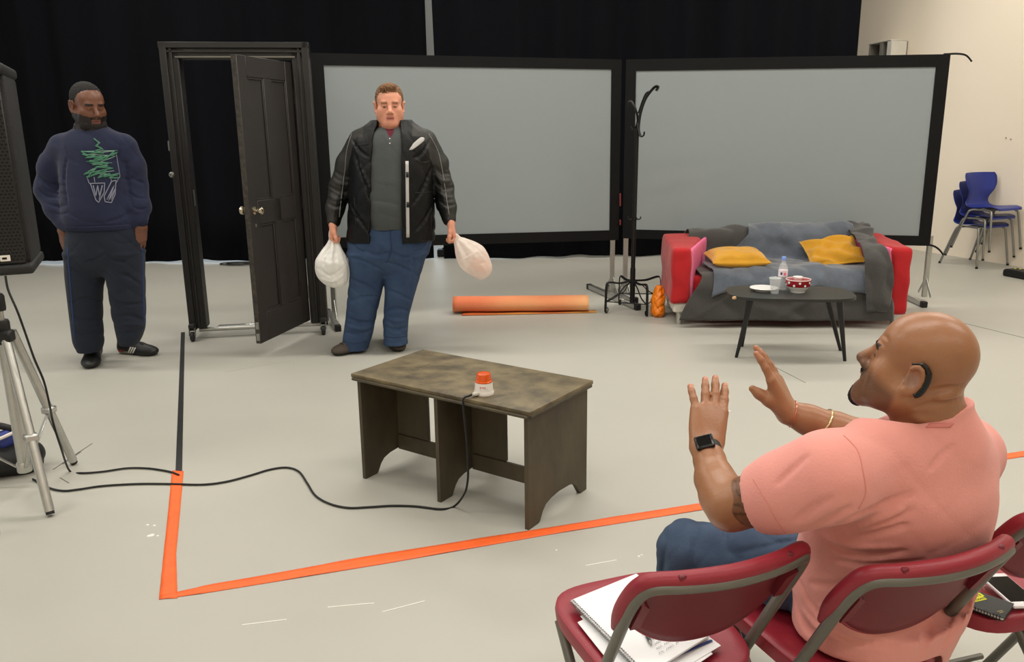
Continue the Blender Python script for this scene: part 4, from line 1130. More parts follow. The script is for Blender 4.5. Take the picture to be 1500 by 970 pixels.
# corner b is the home-button end; width along ly, length back along -? build from the near short end
Lp, Wp = .138, .067
e1 = (G(1520, 868, z3)-b_); e1 = e1/np.linalg.norm(e1); e2 = (a_-b_)/np.linalg.norm(a_-b_); e1 = e1-e2*(e1@e2); e1 /= np.linalg.norm(e1)
R = Matrix((tuple(e1), tuple(e2), tuple(np.cross(e1, e2)))).transposed()
if R.determinant() < 0: R = Matrix((tuple(e1), tuple(e2), tuple(-np.cross(e1, e2)))).transposed()
cc = b_+e1*Wp/2+e2*Lp/2+np.array([0, 0, .004])
MB().box(cc, (Wp, Lp, .008), R, .0035, 2).build('body', M('white_gloss', (232, 230, 232), rough=.2), phn)
MB().box(cc+[0, 0, .0042], (Wp-.007, Lp-.034, .0006), R, 0).build('screen', M('dark_glass', (8, 8, 10), rough=.08), phn)
MB().lathe([(0, .0), (.006, 0), (.006, .0006), (.005, .0009), (0, .0007)], 18, cc-e2*(Lp/2-.0085)+[0, 0, .004]).build('home_button', M('button_white', (205, 204, 206), rough=.3), phn)
nb = thing('pocket_notebook', 'small black wire-bound notebook with yellow label on right chair', 'notebook', tuple(G(1450, 890, z3)))
NQ = [(1420, 893), (1435, 861), (1493, 892), (1470, 911)]
nq = [G(x, y, z3) for x, y in NQ]
# true rectangle fitted to the corners
o_ = nq[0]; nx_ = nq[3]-nq[0]; LN = .105; nx_ /= np.linalg.norm(nx_); ny_ = np.array([-nx_[1], nx_[0], 0]); WN = .078
o_ = nq[3]-nx_*LN
def NP(u, v, z): return o_+nx_*LN*u+ny_*WN*v+np.array([0, 0, z])
Rn = Matrix((tuple(nx_), tuple(ny_), (0, 0, 1))).transposed()
MB().box(NP(.5, .5, .004), (LN-.004, WN-.004, .006), Rn, 0).build('pages', m_paper, nb)
MB().box(NP(.5, .5, .0078), (LN, WN, .0012), Rn, 0).build('cover', M('dark_cover', (44, 44, 43), rough=.6), nb); MB().box(NP(.5, .5, .0007), (LN, WN, .0012), Rn, 0).build('back_cover', M('dark_cover'), nb)
coil = []
for i in range(16*10):
    u = .04+.92*i/160; a = 2*math.pi*i/10; coil.append(NP(u, .02, .0045)+ny_*math.cos(a)*.005+np.array([0, 0, math.sin(a)*.006]))
MB().tube(coil, .001, 5).build('wire_binding', M('dark_wire', (60, 56, 58), rough=.35, metal=.8), nb, smooth=180)
m_ny = M('neon_yellow', (222, 222, 30), rough=.6)
td = nx_*.45+ny_*.89; td /= np.linalg.norm(td); tp = np.array([-td[1], td[0], 0])      # reading direction and its up
mt_ = M('print_black', (34, 34, 20), rough=.7)
lc = NP(.27, .56, .0088)
for du, dv, w_, h_ in ((-.004, .012, .042, .0145), (.004, -.001, .05, .0135), (.006, -.0135, .034, .0125)):
    MB().box(lc+td*du+tp*dv, (w_, h_, .0006), Matrix((tuple(td), tuple(tp), (0, 0, 1))).transposed(), 0).build('yellow_label', m_ny, nb)
text_mesh('the', .012, 'lettering', mt_, lc+td*-.004+tp*.012+[0, 0, .0005], td, tp, nb, .0002)
text_mesh('writers', .0135, 'lettering', mt_, lc+td*.004+tp*-.001+[0, 0, .0005], td, tp, nb, .0002)
text_mesh('room', .0135, 'lettering', mt_, lc+td*.006+tp*-.0135+[0, 0, .0005], td, tp, nb, .0002)
m_gold = M('gold_print', (176, 160, 96), rough=.5)
for k_, w_ in ((0, .016), (1, .012)):
    MB().box(NP(.86, .30+.0, .0087)+tp*(-.005*k_), (w_, .0016, .0004), Matrix((tuple(td), tuple(tp), (0, 0, 1))).transposed(), 0).build('small_print', m_gold, nb)
# drink bottle on the floor behind the seated man
jb = np.array([1.19, 2.10, 0])
t = thing('drink_bottle', 'clear bottle of orange drink on floor by the right chair legs', 'bottle', tuple(jb))
MB().lathe([(0, .003), (.03, 0), (.035, .006), (.035, .10), (.032, .105), (.035, .11), (.035, .15), (.028, .18), (.014, .20), (.014, .215), (0, .215)], 26).build('bottle_body', m_clear, t, world=False)
MB().lathe([(0, .006), (.028, .005), (.032, .01), (.032, .095), (.0, .096)], 26).build('drink', M('orange_drink', (222, 150, 40), rough=.2, trans=.3), t, world=False)
MB().lathe([(.0355, .07), (.0362, .07), (.0362, .13), (.0355, .13)], 26).build('label_band', M('amber_label', (216, 160, 52), rough=.5), t, world=False)
MB().lathe([(0, .215), (.016, .215), (.016, .233), (0, .234)], 18).build('cap', wpl, t, world=False)
# ================================================================== PEOPLE
def nrm(v): v = np.array(v, float); return v/np.linalg.norm(v)
def L3(c): return np.array(lin(c))
class Fr:                                                    # head frame: x = its left, y = forward, z = up
    def __init__(s, o, fwd, up=(0, 0, 1), sc=1.0, sv=(1, 1, 1)):
        s.v = np.array(sv, float); s.o = np.array(o, float); y = nrm(fwd); x = nrm(np.cross(y, up)); z = np.cross(x, y)
        s.R = np.stack([x, y, z], 1); s.s = sc
    def p(s, l): return s.o+s.R @ (np.array(l, float)*s.v*s.s)
    def inv(s, P): return ((P-s.o) @ s.R)/s.s/s.v
def rotx(a): c, q = math.cos(a), math.sin(a); return np.array([[1, 0, 0], [0, c, -q], [0, q, c]])
def head(sd, f, jaw=1.0, mouth_open=0.0, fat=1.0, eyes=True):
    s = f.s
    E_ = lambda c, r, k=.015, sub=False, R=None: sd.ell(f.p(c), np.array(r)*f.v*s, f.R if R is None else f.R @ R, k*s, sub)
    Cn = lambda a, b, ra, rb, k=.012, sub=False: sd.cone(f.p(a), f.p(b), ra*s, rb*s, k*s, sub)
    E_((0, -.014, .046), (.079*fat, .101, .087)); E_((0, .045, .045), (.064*fat, .052, .055), .03)
    E_((0, .040, -.030), (.062*fat, .058, .078), .03)
    for q in (-1, 1):
        Cn((q*.056*fat, -.002, -.045), (q*.02, .078, -.098), .027*jaw, .024, .03)
        E_((q*.048*fat, .058, -.022), (.026, .028, .026), .025)
        E_((q*.05*fat, .04, -.06), (.024*fat, .032, .03), .03)
    E_((0, .082, -.098), (.026*jaw, .022, .022), .02)
    Cn((-.036, .086, .024), (.036, .086, .024), .0125, .0125, .02)
    if eyes:
        for q in (-1, 1):
            E_((q*.032, .100, .003), (.018, .014, .0125), .012, True); E_((q*.032, .083, .002), (.0135, .0125, .0115), .006)
            Cn((q*.018, .094, .0095), (q*.045, .087, .0085), .0035, .003, .006)          # upper lid
    Cn((0, .094, .014), (0, .120, -.027), .0088, .0138, .012)
    for q in (-1, 1): E_((q*.0135, .106, -.034), (.009, .012, .009), .01)
    E_((0, .082, -.064), (.033, .018, .024), .025)
    if mouth_open:
        E_((0, .104, -.067), (.022, .016, .0075+mouth_open*.010), .006, True)
    Cn((-.020, .096, -.0575), (.020, .096, -.0575), .0055, .0055, .008); Cn((0, .103, -.0565), (0, .1035, -.0565), .006, .006, .012)
    zl = -.073-mouth_open*.016
    Cn((-.017, .095, zl), (.017, .095, zl), .0065, .0065, .008)
    for q in (-1, 1):                                        # ears
        Re = rotx(-.20)
        E_((q*.081*fat, -.014, .002), (.009, .020, .032), .008, False, Re); E_((q*.0915*fat, -.009, .001), (.010, .012, .020), .004, True, Re)
        pts = []
        for i in range(11):
            a = -1.9+i*.43
            pts.append(f.p((q*(.087+.004*math.sin(a))*fat, -.014-.019*math.cos(a)*(-1 if False else 1)*.98+.002, .003+.031*math.sin(a))))
        sd.chain(pts, [.0045*s]*11, .004*s)
        E_((q*.083*fat, -.004, -.028), (.007, .009, .010), .006)
def hand(sd, o, F, N, right, s=1.0, curl=(.12, .15, .12), spread=.10, thumb=(.55, .25), pinky_out=0.0, k=.010, tl=1.0):
    o = np.array(o, float); F = nrm(F); N = np.array(N, float); N = nrm(N-F*(N@F)); T = np.cross(F, N) if right else np.cross(N, F)
    P = lambda a, b, c: o+s*(F*a+T*b+N*c)
    tips = {}
    base = {'index': (.090, .031, .074, .0095), 'middle': (.094, .0105, .082, .0098), 'ring': (.088, -.0105, .076, .0092), 'pinky': (.078, -.030, .058, .0082)}
    for nm, (l, t, fl, r) in base.items():
        sd.cone(P(-.005, t*.62, 0), P(l, t, 0), .0165*s, .0125*s, k*1.4*s)
        sa = spread*(t/.03)
        if nm == 'pinky': sa -= pinky_out
        d0 = nrm(F*math.cos(sa)+T*math.sin(sa)); p = P(l, t, 0); a = 0; pts = [p]; rs = [r*s*1.08]
        for c, frac, rr in zip(curl, (.44, .31, .25), (.98, .90, .74)):
            a += c; p = p+(d0*math.cos(a)+N*math.sin(a))*fl*frac*s; pts.append(p); rs.append(r*rr*s)
        sd.chain(pts, rs, .004*s); tips[nm] = (pts[-1], nrm(pts[-1]-pts[-2]))
    out, fw = thumb
    d1 = nrm(F*math.cos(out)+T*math.sin(out)+N*fw)
    p0 = P(.018, .022, .008); p1 = p0+d1*.042*s*tl; p2 = p1+nrm(F*math.cos(out*.75)+T*math.sin(out*.75)+N*fw*1.1)*.033*s*tl; p3 = p2+nrm(F*math.cos(out*.5)+T*math.sin(out*.5)+N*fw)*.026*s*tl
    sd.chain([p0, p1, p2, p3], [.0175*s, .0135*s, .0115*s, .009*s], .012*s)
    sd.ell(P(.045, .0, .006), np.array([.03, .04, .014])*s, np.stack([T, F, N], 1), .02*s)
    return tips, T, N, F
def sec(py, xl, xr, b, Y, dy=0.0, yaw=0.0):
    a_, b_ = A(xl, py, Y), A(xr, py, Y); c = A((xl+xr)/2, py, Y)
    return (c[2], c[0], Y+dy, abs(b_[0]-a_[0])/2, b, yaw)
def shoe(sd, heel, toe, s=1.0, h=.075):
    heel, toe = np.array([*heel[:2], 0]), np.array([*toe[:2], 0]); d = toe-heel; L = np.linalg.norm(d); d /= L; n = np.array([-d[1], d[0], 0]); R = np.stack([n, d, (0, 0, 1)], 1)
    p = lambda t, z: heel+d*L*t+np.array([0, 0, z])
    sd.ell(p(.16, .038), (.038*s, .16*L, .05), R, .02); sd.ell(p(.5, .034), (.042*s, .34*L, .044), R, .03); sd.ell(p(.76, .030), (.049*s, .24*L, .036), R, .03)
    sd.cone(p(.2, .06), p(.18, h+.03), .042*s, .045*s, .03); sd.cone(p(.3, .06), p(.55, .05), .036*s, .03*s, .03)
    return p, d, n
def skin_mat(name, rough=.5, sss=.06): return M(name, (200, 150, 120), rough=rough, attr=True, var=.07, vscale=30, bump=.08, bscale=120, sss=sss)
def face_color(f, base, brow, lip, beard=None, beard_fn=None, eye=True, noise_seed=0, dark=None):
    base, brow, lip = L3(base), L3(brow), L3(lip)
    def fn(P):
        c = np.tile(base, (len(P), 1)); l = f.inv(P); x, y, z = l.T; ax = np.abs(x)
        near = (y > .055) & (ax < .08) & (np.abs(z) < .14)
        jit = .004*np.sin(P[:, 0]*900)*np.sin(P[:, 2]*1100)
        if beard_fn is not None:
            w_ = np.clip(beard_fn(l)+jit*20, 0, 1)[:, None]; c = c*(1-w_)+L3(beard)*w_
        m = near & (ax > .012) & (ax < .052) & (np.abs(z-(.026-.10*(ax-.03)**1*.3)) < .0062+jit*.5); c[m] = brow
        m = near & (ax < .025) & (y > .082) & (z < -.0545) & (z > -.0785); w_ = .6*m[:, None]; c = c*(1-w_)+lip*w_
        m = near & (ax < .022) & (y > .08) & (np.abs(z+.0655) < .0028); w_ = .75*m[:, None]; c = c*(1-w_)+lip*.25*w_
        if eye:
            for q in (-1, 1):
                d = np.sqrt(((x-q*.032)/.0115)**2+((z-.001)/.0052)**2)
                m = near & (d < 1) & (y > .085); c[m] = L3((150, 118, 104)); m = near & (np.hypot(x-q*.032, z-.001) < .0050) & (y > .085); c[m] = L3((30, 22, 18))
        return c
    return fn
def decal(rows, bvh, name, mat, parent, off=.003, n=6):        # patch laid on a surface; rows (py, xl, xr) cast onto it
    org = Vector((0, 0, CAM_H)); P = []
    for py, xl, xr in rows:
        r = []
        for i in range(n+1):
            d = V(ray(xl+(xr-xl)*i/n, py)).normalized(); h = bvh.ray_cast(org, d)
            if h[0] is None: r = None; break
            r.append(h[0]-d*off)
        if r: P.append(r)
    if len(P) < 2: return None
    return MB().sheet(P, .0015).build(name, mat, parent, smooth=180)
def strokes(lines, bvh, name, mat, parent, rad=.003, off=.0015):
    org = Vector((0, 0, CAM_H))
    for L in lines:
        pts = []
        for p in L:
            d = V(ray(p[0], p[1])).normalized(); h = bvh.ray_cast(org, d)
            if h[0] is not None: pts.append(h[0]-d*off)
        if len(pts) > 1: MB().tube(pts, rad, 5).build(name, mat, parent, smooth=180)
def bvh_of(pts, quads): return BVHTree.FromPolygons([Vector(p) for p in pts], [tuple(map(int, q)) for q in quads])

# ------------------------------------------------------------------ man in the navy sweatshirt
Y1 = 5.3
a1 = lambda x, y, dy=0.0: A(x, y, Y1+dy)
pm1 = thing('person', 'bearded man in navy sweatshirt standing with hands in pockets', 'person', (*G(160, 528)[:2], 0))
f1 = Fr(a1(128.5, 157), (.74, -.65, -.17), sc=1.08)
bd = S(); head(bd, f1, jaw=1.12, fat=1.02)
bd.cone(f1.p((0, -.02, -.05)), a1(132, 196, .02), .062, .07, .03)
bd.chain([a1(134, 200, .02), a1(140, 260, .02), a1(146, 330, .02)], [.11, .13, .13], .03)
armL = [a1(92, 220, .03), a1(70, 276, .05), a1(92, 326, -.03), a1(92, 338, -.04)]; armR = [a1(182, 220, .03), a1(199, 272, .05), a1(207, 322, -.03), a1(207, 333, -.03)]
for ar in (armL, armR): bd.chain(ar, [.042, .036, .030, .032], .02)
hand(bd, armL[3], a1(95, 372, -.03)-armL[3], (.5, .6, 0), True, 1.0, k=.012); hand(bd, armR[3], a1(203, 368, -.03)-armR[3], (-.5, .6, 0), False, 1.0, k=.012)
legA = [a1(126, 370, .02), a1(126, 440, 0), a1(130, 500, .02)]; legB = [a1(182, 370, .02), a1(188, 440, 0), a1(190, 488, .02)]
for lg_ in (legA, legB): bd.chain(lg_, [.09, .06, .045], .03)
bd.chain([a1(146, 325, .02), a1(150, 352, .02)], [.12, .10], .05)
def beard1(l):
    x, y, z = l.T
    return ((z < -.030-.5*np.maximum(0, y-.07)) & (y > -.012) & (z > -.16) & (np.abs(x) < .09)).astype(float)*((np.abs(z+.066) > .012) | (np.abs(x) > .024))
body1 = sdf_obj('body', bd, skin_mat('skin_deep_brown', .42), pm1, .0045, None, face_color(f1, (112, 72, 54), (30, 22, 20), (110, 66, 58), (26, 20, 18), beard1, eye=False))
hr = S(); s_ = f1.s
hr.ell(f1.p((0, -.016, .052)), np.array([.083, .105, .089])*s_, f1.R, .01)
hr.ell(f1.p((0, .105, -.005)), np.array([.075, .075, .075])*s_, f1.R, .008, True); hr.ell(f1.p((0, .02, -.07)), np.array([.12, .11, .085])*s_, f1.R, .008, True)
sdf_obj('hair', hr, M('black_hair', (22, 19, 18), rough=.85, bump=.6, bscale=180), pm1, .004, folds(.0015, 260, [(1, .3, .2), (.1, 1, .3), (.3, .2, 1)], 3))
br = S(); br.ell(f1.p((0, .060, -.098)), np.array([.052, .052, .038])*s_, f1.R, .01)
for q in (-1, 1): br.cone(f1.p((q*.066, .002, -.03)), f1.p((q*.045, .062, -.092)), .016*s_, .030*s_, .03)
br.ell(f1.p((0, .115, -.066)), np.array([.026, .03, .014])*s_, f1.R, .008, True)
br.cone(f1.p((-.024, .098, -.05)), f1.p((.024, .098, -.05)), .0075*s_, .0075*s_, .008)
sdf_obj('beard', br, M('black_beard', (28, 22, 20), rough=.9, bump=.5, bscale=160), pm1, .004, folds(.0015, 240, [(1, .3, .2), (.1, 1, .3)], 6))
sw_ = S()
sw_.loft([sec(183, 118, 148, .075, Y1, .02), sec(188, 107, 158, .095, Y1, .02), sec(196, 92, 172, .12, Y1, .02), sec(212, 84, 184, .145, Y1, .02), sec(240, 87, 189, .165, Y1, .02), sec(275, 91, 191, .175, Y1, .01), sec(305, 93, 195, .18, Y1, 0), sec(322, 94, 201, .18, Y1, 0), sec(335, 99, 205, .165, Y1, .01)], .03)
sw_.chain([a1(92, 216, .03), a1(78, 245, .05), a1(72, 278, .05), a1(84, 306, 0), a1(93, 325, -.03)], [.084, .080, .076, .066, .048], .06)
sw_.chain([a1(182, 216, .03), a1(195, 245, .05), a1(200, 275, .05), a1(205, 303, 0), a1(206, 321, -.03)], [.080, .068, .060, .055, .044], .06)
sw_.ell(f1.p((0, -.0, -.115)), np.array([.07, .075, .03])*s_, f1.R, .012, True)
m_navy = M('navy_jersey', (29, 34, 60), rough=.95, var=.08, vscale=12, bump=.2, bscale=150, sheen=.08)
add_folds(sw_, [([(57, 258), (72, 268), (92, 272)], .009, True), ([(56, 278), (72, 288), (90, 290)], .009, True), ([(64, 296), (80, 302), (97, 301)], .008, True), ([(74, 310), (88, 314), (102, 311)], .007, True), ([(60, 268), (76, 278), (92, 281)], .009, False),
  ([(190, 258), (202, 266), (213, 268)], .008, True), ([(189, 282), (202, 290), (215, 290)], .008, True), ([(194, 303), (204, 307), (214, 305)], .007, True), ([(98, 232), (94, 262), (99, 300)], .010, True), ([(184, 236), (186, 262), (192, 300)], .010, True),
  ([(100, 312), (125, 324), (150, 327)], .008, True), ([(194, 308), (175, 320), (155, 325)], .008, True), ([(96, 215), (104, 232), (112, 240)], .007, True), ([(176, 215), (172, 230), (164, 240)], .007, True)])
_, pts1, qd1 = sdf_obj('sweatshirt', sw_, m_navy, pm1, .006, folds(.0018, 30, [(.3, .2, 1), (.8, .2, .6), (-.6, .2, .8)], 8), ret=True)
hem = S(); hem.loft([sec(327, 96, 204, .182, Y1, 0), sec(335, 99, 206, .172, Y1, .0)], .008)
sdf_obj('waistband', hem, M('navy_rib', (26, 31, 54), rough=.95, bump=.3, bscale=200), pm1, .006)
cf = S(); cf.cone(a1(91, 322, -.028), a1(94, 328, -.032), .050, .046, .01); sdf_obj('cuff', cf, M('navy_rib'), pm1, .005)
cf = S(); cf.cone(a1(206, 318, -.028), a1(206.5, 324, -.032), .046, .043, .01); sdf_obj('cuff', cf, M('navy_rib'), pm1, .005)
nk = [f1.p((.072*math.cos(a), .004+.074*math.sin(a), -.112-.012*math.sin(a))) for a in np.linspace(0, 2*math.pi, 33)[:-1]]
MB().tube(nk, .010, 8, closed=True).build('neckband', M('navy_rib'), pm1, smooth=180)
jg = S()
jg.loft([sec(330, 101, 205, .16, Y1), sec(350, 98, 208, .17, Y1), sec(370, 97, 209, .168, Y1), sec(385, 110, 198, .14, Y1), sec(402, 135, 175, .08, Y1)], .03)
jg.loft([sec(370, 98, 156, .14, Y1), sec(400, 98, 152, .125, Y1), sec(430, 101, 148, .11, Y1), sec(460, 104, 148, .10, Y1), sec(485, 107, 149, .095, Y1), sec(502, 109, 151, .092, Y1), sec(514, 116, 147, .075, Y1)], .03)
jg.loft([sec(370, 150, 209, .14, Y1), sec(400, 157, 210, .125, Y1), sec(430, 162, 211, .11, Y1), sec(460, 166, 212, .10, Y1), sec(482, 171, 211, .092, Y1), sec(495, 174, 207, .088, Y1), sec(504, 178, 201, .07, Y1)], .03)
add_folds(jg, [([(104, 392), (122, 402), (146, 420)], .010, True), ([(102, 444), (124, 438), (147, 440)], .009, True), ([(106, 462), (126, 470), (148, 466)], .010, True), ([(108, 482), (128, 490), (150, 484)], .010, True), ([(106, 472), (128, 480), (149, 476)], .010, False),
  ([(166, 398), (186, 404), (207, 418)], .010, True), ([(166, 436), (186, 446), (210, 444)], .009, True), ([(170, 464), (190, 462), (210, 470)], .010, True), ([(174, 484), (190, 488), (208, 480)], .010, True), ([(172, 474), (190, 475), (210, 476)], .009, False), ([(154, 372), (140, 380), (124, 384)], .009, True), ([(154, 372), (168, 382), (184, 384)], .009, True)])
_, ptsj, qdj = sdf_obj('joggers', jg, M('dark_slate_jersey', (25, 31, 45), rough=.95, var=.08, vscale=12, bump=.2, bscale=150, sheen=.06), pm1, .006, folds(.0018, 28, [(.7, .2, .7), (-.7, .2, .7), (.2, .1, 1)], 12), ret=True)
bj = bvh_of(ptsj, qdj)
strokes([[(98.5+(y-360)*.08, y) for y in range(362, 500, 6)], [(208.5+(y-360)*.02, y) for y in range(362, 480, 6)]], bj, 'side_piping', M('blue_piping', (34, 62, 112), rough=.8), pm1, .004)
m_shoe1 = M('black_trainer', (30, 30, 31), rough=.5, var=.2, vscale=20, attr=True)
def shoe_col(up, sole, zs_=.018, patch=None):
    def fn(P):
        c = np.tile(L3(up), (len(P), 1)); c[P[:, 2] < zs_] = L3(sole)
        if patch: patch(P, c)
        return c
    return fn
h1, t1 = G(133, 521), G(132, 542); h1 = h1+np.array([.01, .02, 0])
sh = S(); shoe(sh, h1+[0, .03, 0], t1+np.array([0, .0, 0]), 1.25, .13); sdf_obj('shoe', sh, m_shoe1, pm1, .004, None, shoe_col((34, 34, 34), (26, 26, 26)), flat_z=.0015)
h2, t2 = G(175, 516), G(231, 521)
def redp(P, c):
    t_ = (P-h2) @ nrm(t2-h2); m = (P[:, 2] < .026) & (t_ < .15); c[m] = L3((150, 145, 134)); m = (P[:, 2] > .018) & (P[:, 2] < .036) & (t_ > .015) & (t_ < .085); c[m] = L3((150, 40, 36))
sh = S(); shoe(sh, h2, t2, 1.2, .13); _, ps, qs = sdf_obj('shoe', sh, m_shoe1, pm1, .004, None, shoe_col((28, 28, 29), (30, 30, 30), .016, redp), ret=True, flat_z=.0015)
bs = bvh_of(ps, qs)
for k in range(3): decal([(508.5+k*.4+i*1.4, 190.6+k*3.3-i*.65, 192.6+k*3.3-i*.65) for i in range(7)], bs, 'shoe_stripe', M('white_stripe', (222, 218, 212), rough=.5), pm1, .0025, 2)
strokes([[(200, 498), (203, 493), (207, 494), (207, 499), (204, 500)], [(199, 501), (205, 502), (210, 505)]], bs, 'lace', m_blackpl, pm1, .003, .004)
# scribbled print on the chest: green zigzag with two grey shapes hanging below
bw = bvh_of(pts1, qd1); k_ = .268
S1 = lambda L: [(60+k_*x, 100+k_*y) for x, y in L]
def dense(L, n=5): return [tuple(p) for p in spline([(x, y, 0) for x, y in L], n)]
def zig(L): 
    out = []
    for i in range(len(L)-1):
        for j in range(6): out.append((L[i][0]+(L[i+1][0]-L[i][0])*j/6, L[i][1]+(L[i+1][1]-L[i][1])*j/6))
    out.append(L[-1]); return S1(out)
gz = [(290, 385), (318, 410), (300, 425), (335, 440), (295, 452), (345, 465), (220, 455), (260, 480), (225, 470), (300, 478), (240, 490), (340, 482), (285, 500), (400, 470), (300, 505), (420, 460), (380, 480), (405, 450), (350, 500), (250, 508), (380, 520), (270, 520), (370, 535), (290, 540), (395, 545), (235, 580), (300, 548), (250, 600), (330, 560), (270, 590), (360, 560), (310, 600), (380, 575), (340, 595), (428, 575), (370, 600), (430, 600)]
strokes([zig(gz)], bw, 'chest_print', M('green_print', (66, 116, 92), rough=.8), pm1, .0048)
g2_ = [(240, 455), (420, 450), (260, 470), (410, 480), (280, 530), (390, 515), (260, 560), (420, 590), (300, 575), (400, 560)]
strokes([zig(g2_), zig([(292, 390), (322, 408), (302, 428), (340, 445)])], bw, 'chest_print', M('pale_green_print', (130, 160, 146), rough=.8), pm1, .0022)
gy = [zig([(270, 630), (348, 628), (345, 680), (315, 735), (300, 720), (270, 630)]), zig([(285, 640), (300, 700), (310, 640), (320, 700), (335, 640), (318, 720)]), zig([(385, 620), (410, 612), (405, 690), (385, 735), (350, 730), (345, 700), (385, 620)]), zig([(360, 720), (400, 640), (370, 725), (405, 660), (385, 720)])]
strokes(gy, bw, 'chest_print', M('shirt_grey_print', (128, 130, 146), rough=.8), pm1, .0032)
strokes([zig([(250, 590), (262, 625), (275, 640)]), zig([(290, 595), (295, 625)]), zig([(380, 590), (385, 620)]), zig([(412, 470), (432, 590), (415, 620), (405, 640)])], bw, 'chest_print', M('shirt_grey_print'), pm1, .0022)

# ------------------------------------------------------------------ man in the black jacket with two bags
Y2 = 5.56
a2 = lambda x, y, dy=0.0: A(x, y, Y2+dy)
pm2 = thing('person', 'man in open black jacket and blue jeans holding two carrier bags', 'person', (*G(548, 508)[:2], 0))
f2 = Fr(a2(570.5, 157), (.16, -.985, -.03), sc=1.06)
bd = S(); head(bd, f2, jaw=1.0, fat=1.03)
bd.ell(f2.p((0, .045, -.105)), (.052, .045, .028), f2.R, .03)
bd.cone(f2.p((0, -.02, -.05)), a2(571, 200, .03), .070, .085, .03)
bd.chain([a2(572, 205, .02), a2(572, 270, 0), a2(572, 335, 0)], [.12, .15, .15], .03)
aL = [a2(524, 206, .02), a2(500, 268, .03), a2(489, 318, -.05), a2(488, 328, -.06)]; aR = [a2(626, 208, .02), a2(649, 268, .03), a2(658, 318, -.05), a2(660, 326, -.06)]
for ar in (aL, aR): bd.chain(ar, [.05, .04, .030, .031], .02)
hand(bd, aL[3], a2(487, 360, -.06)-aL[3], (.8, -.1, 0), True, 1.0, curl=(.55, 1.3, 1.0), spread=.02, thumb=(.3, .35), k=.012)
hand(bd, aR[3], a2(668, 358, -.06)-aR[3], (-.8, -.15, -.2), False, 1.0, curl=(.5, 1.1, .9), spread=.02, thumb=(.3, .35), k=.012)
bd.chain([a2(572, 330, 0), a2(572, 352, 0)], [.14, .11], .03)
for L in ([a2(540, 372), a2(535, 440), a2(524, 492, .02)], [a2(595, 372), a2(585, 440), a2(579, 484, .02)]): bd.chain(L, [.09, .06, .045], .03)
def stub2(l):
    x, y, z = l.T
    return .28*((z < -.045) & (y > .0) & (z > -.14) & (np.abs(x) < .09)).astype(float)
sdf_obj('body', bd, skin_mat('skin_fair', .5, .1), pm2, .0045, None, face_color(f2, (214, 150, 124), (146, 100, 72), (176, 92, 86), (176, 112, 88), stub2))
s_ = f2.s; hr = S()
hr.ell(f2.p((0, -.014, .054)), np.array([.086, .106, .092])*s_, f2.R, .01)
hr.ell(f2.p((0, .115, -.0)), np.array([.08, .078, .082])*s_, f2.R, .010, True); hr.ell(f2.p((0, .03, -.085)), np.array([.12, .11, .085])*s_, f2.R, .008, True)
hr.cone(f2.p((-.03, .075, .118)), f2.p((.04, .075, .112)), .018, .016, .02)
sdf_obj('hair', hr, M('brown_hair', (122, 88, 60), rough=.75, var=.2, vscale=40, bump=.8, bscale=140), pm2, .004, folds(.004, 150, [(1, .6, .2), (.1, 1, .6), (.5, .2, 1)], 5))
m_jk = M('black_nylon_shell', (30, 31, 32), rough=.48, attr=True, var=.15, vscale=14, bump=.2, bscale=60, spec=.28)
jk = S()
jk.loft([sec(176, 546, 599, .095, Y2, .02), sec(182, 536, 608, .115, Y2, .02), sec(190, 524, 622, .14, Y2, .02), sec(200, 515, 632, .16, Y2, .01), sec(220, 512, 636, .18, Y2), sec(250, 513, 635, .195, Y2, -.01), sec(285, 512, 635, .21, Y2, -.01), sec(320, 510, 637, .215, Y2), sec(352, 508, 637, .20, Y2)], .03)
jk.chain([a2(529, 209, .02), a2(510, 240, .04), a2(498, 275, .03), a2(491, 305, -.02), a2(489, 324, -.05)], [.088, .078, .070, .060, .046], .025)
jk.chain([a2(621, 209, .02), a2(639, 240, .04), a2(649, 275, .03), a2(655, 303, -.02), a2(658, 321, -.05)], [.088, .078, .070, .060, .046], .025)
# stand-up collar / hood roll around the neck
ring = [f2.p((.098*math.cos(a), -.012+.085*math.sin(a), -.125-.035*max(0, math.sin(a))+.018*max(0, -math.sin(a)))) for a in np.linspace(math.pi*.62, math.pi*2.38, 22)]
jk.chain(ring, [.031]*22, .02)
# front opening and neck hole
op = []
for y_, w_ in ((170, 15), (185, 17), (200, 20), (235, 21), (280, 21.5), (330, 22), (358, 23)):
    c = a2(571.5, y_); op.append((c[2], c[0], Y2-.24, w_*.0047, .21))
jk.loft(op, .008, True, n=6)
jk.ell(f2.p((0, .01, -.10)), (.078, .085, .075), f2.R, .01, True)
cxl, cxr = aL, aR
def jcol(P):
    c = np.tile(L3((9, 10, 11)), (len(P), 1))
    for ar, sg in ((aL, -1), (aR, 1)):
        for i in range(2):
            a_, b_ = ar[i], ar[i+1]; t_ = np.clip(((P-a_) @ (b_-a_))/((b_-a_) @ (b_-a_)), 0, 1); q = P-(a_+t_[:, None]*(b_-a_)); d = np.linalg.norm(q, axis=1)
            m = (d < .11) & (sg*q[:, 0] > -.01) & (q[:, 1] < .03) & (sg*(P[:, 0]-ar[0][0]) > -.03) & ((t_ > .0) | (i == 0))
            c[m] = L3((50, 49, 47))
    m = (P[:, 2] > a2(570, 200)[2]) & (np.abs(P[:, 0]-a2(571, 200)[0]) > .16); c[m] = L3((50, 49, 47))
    return c
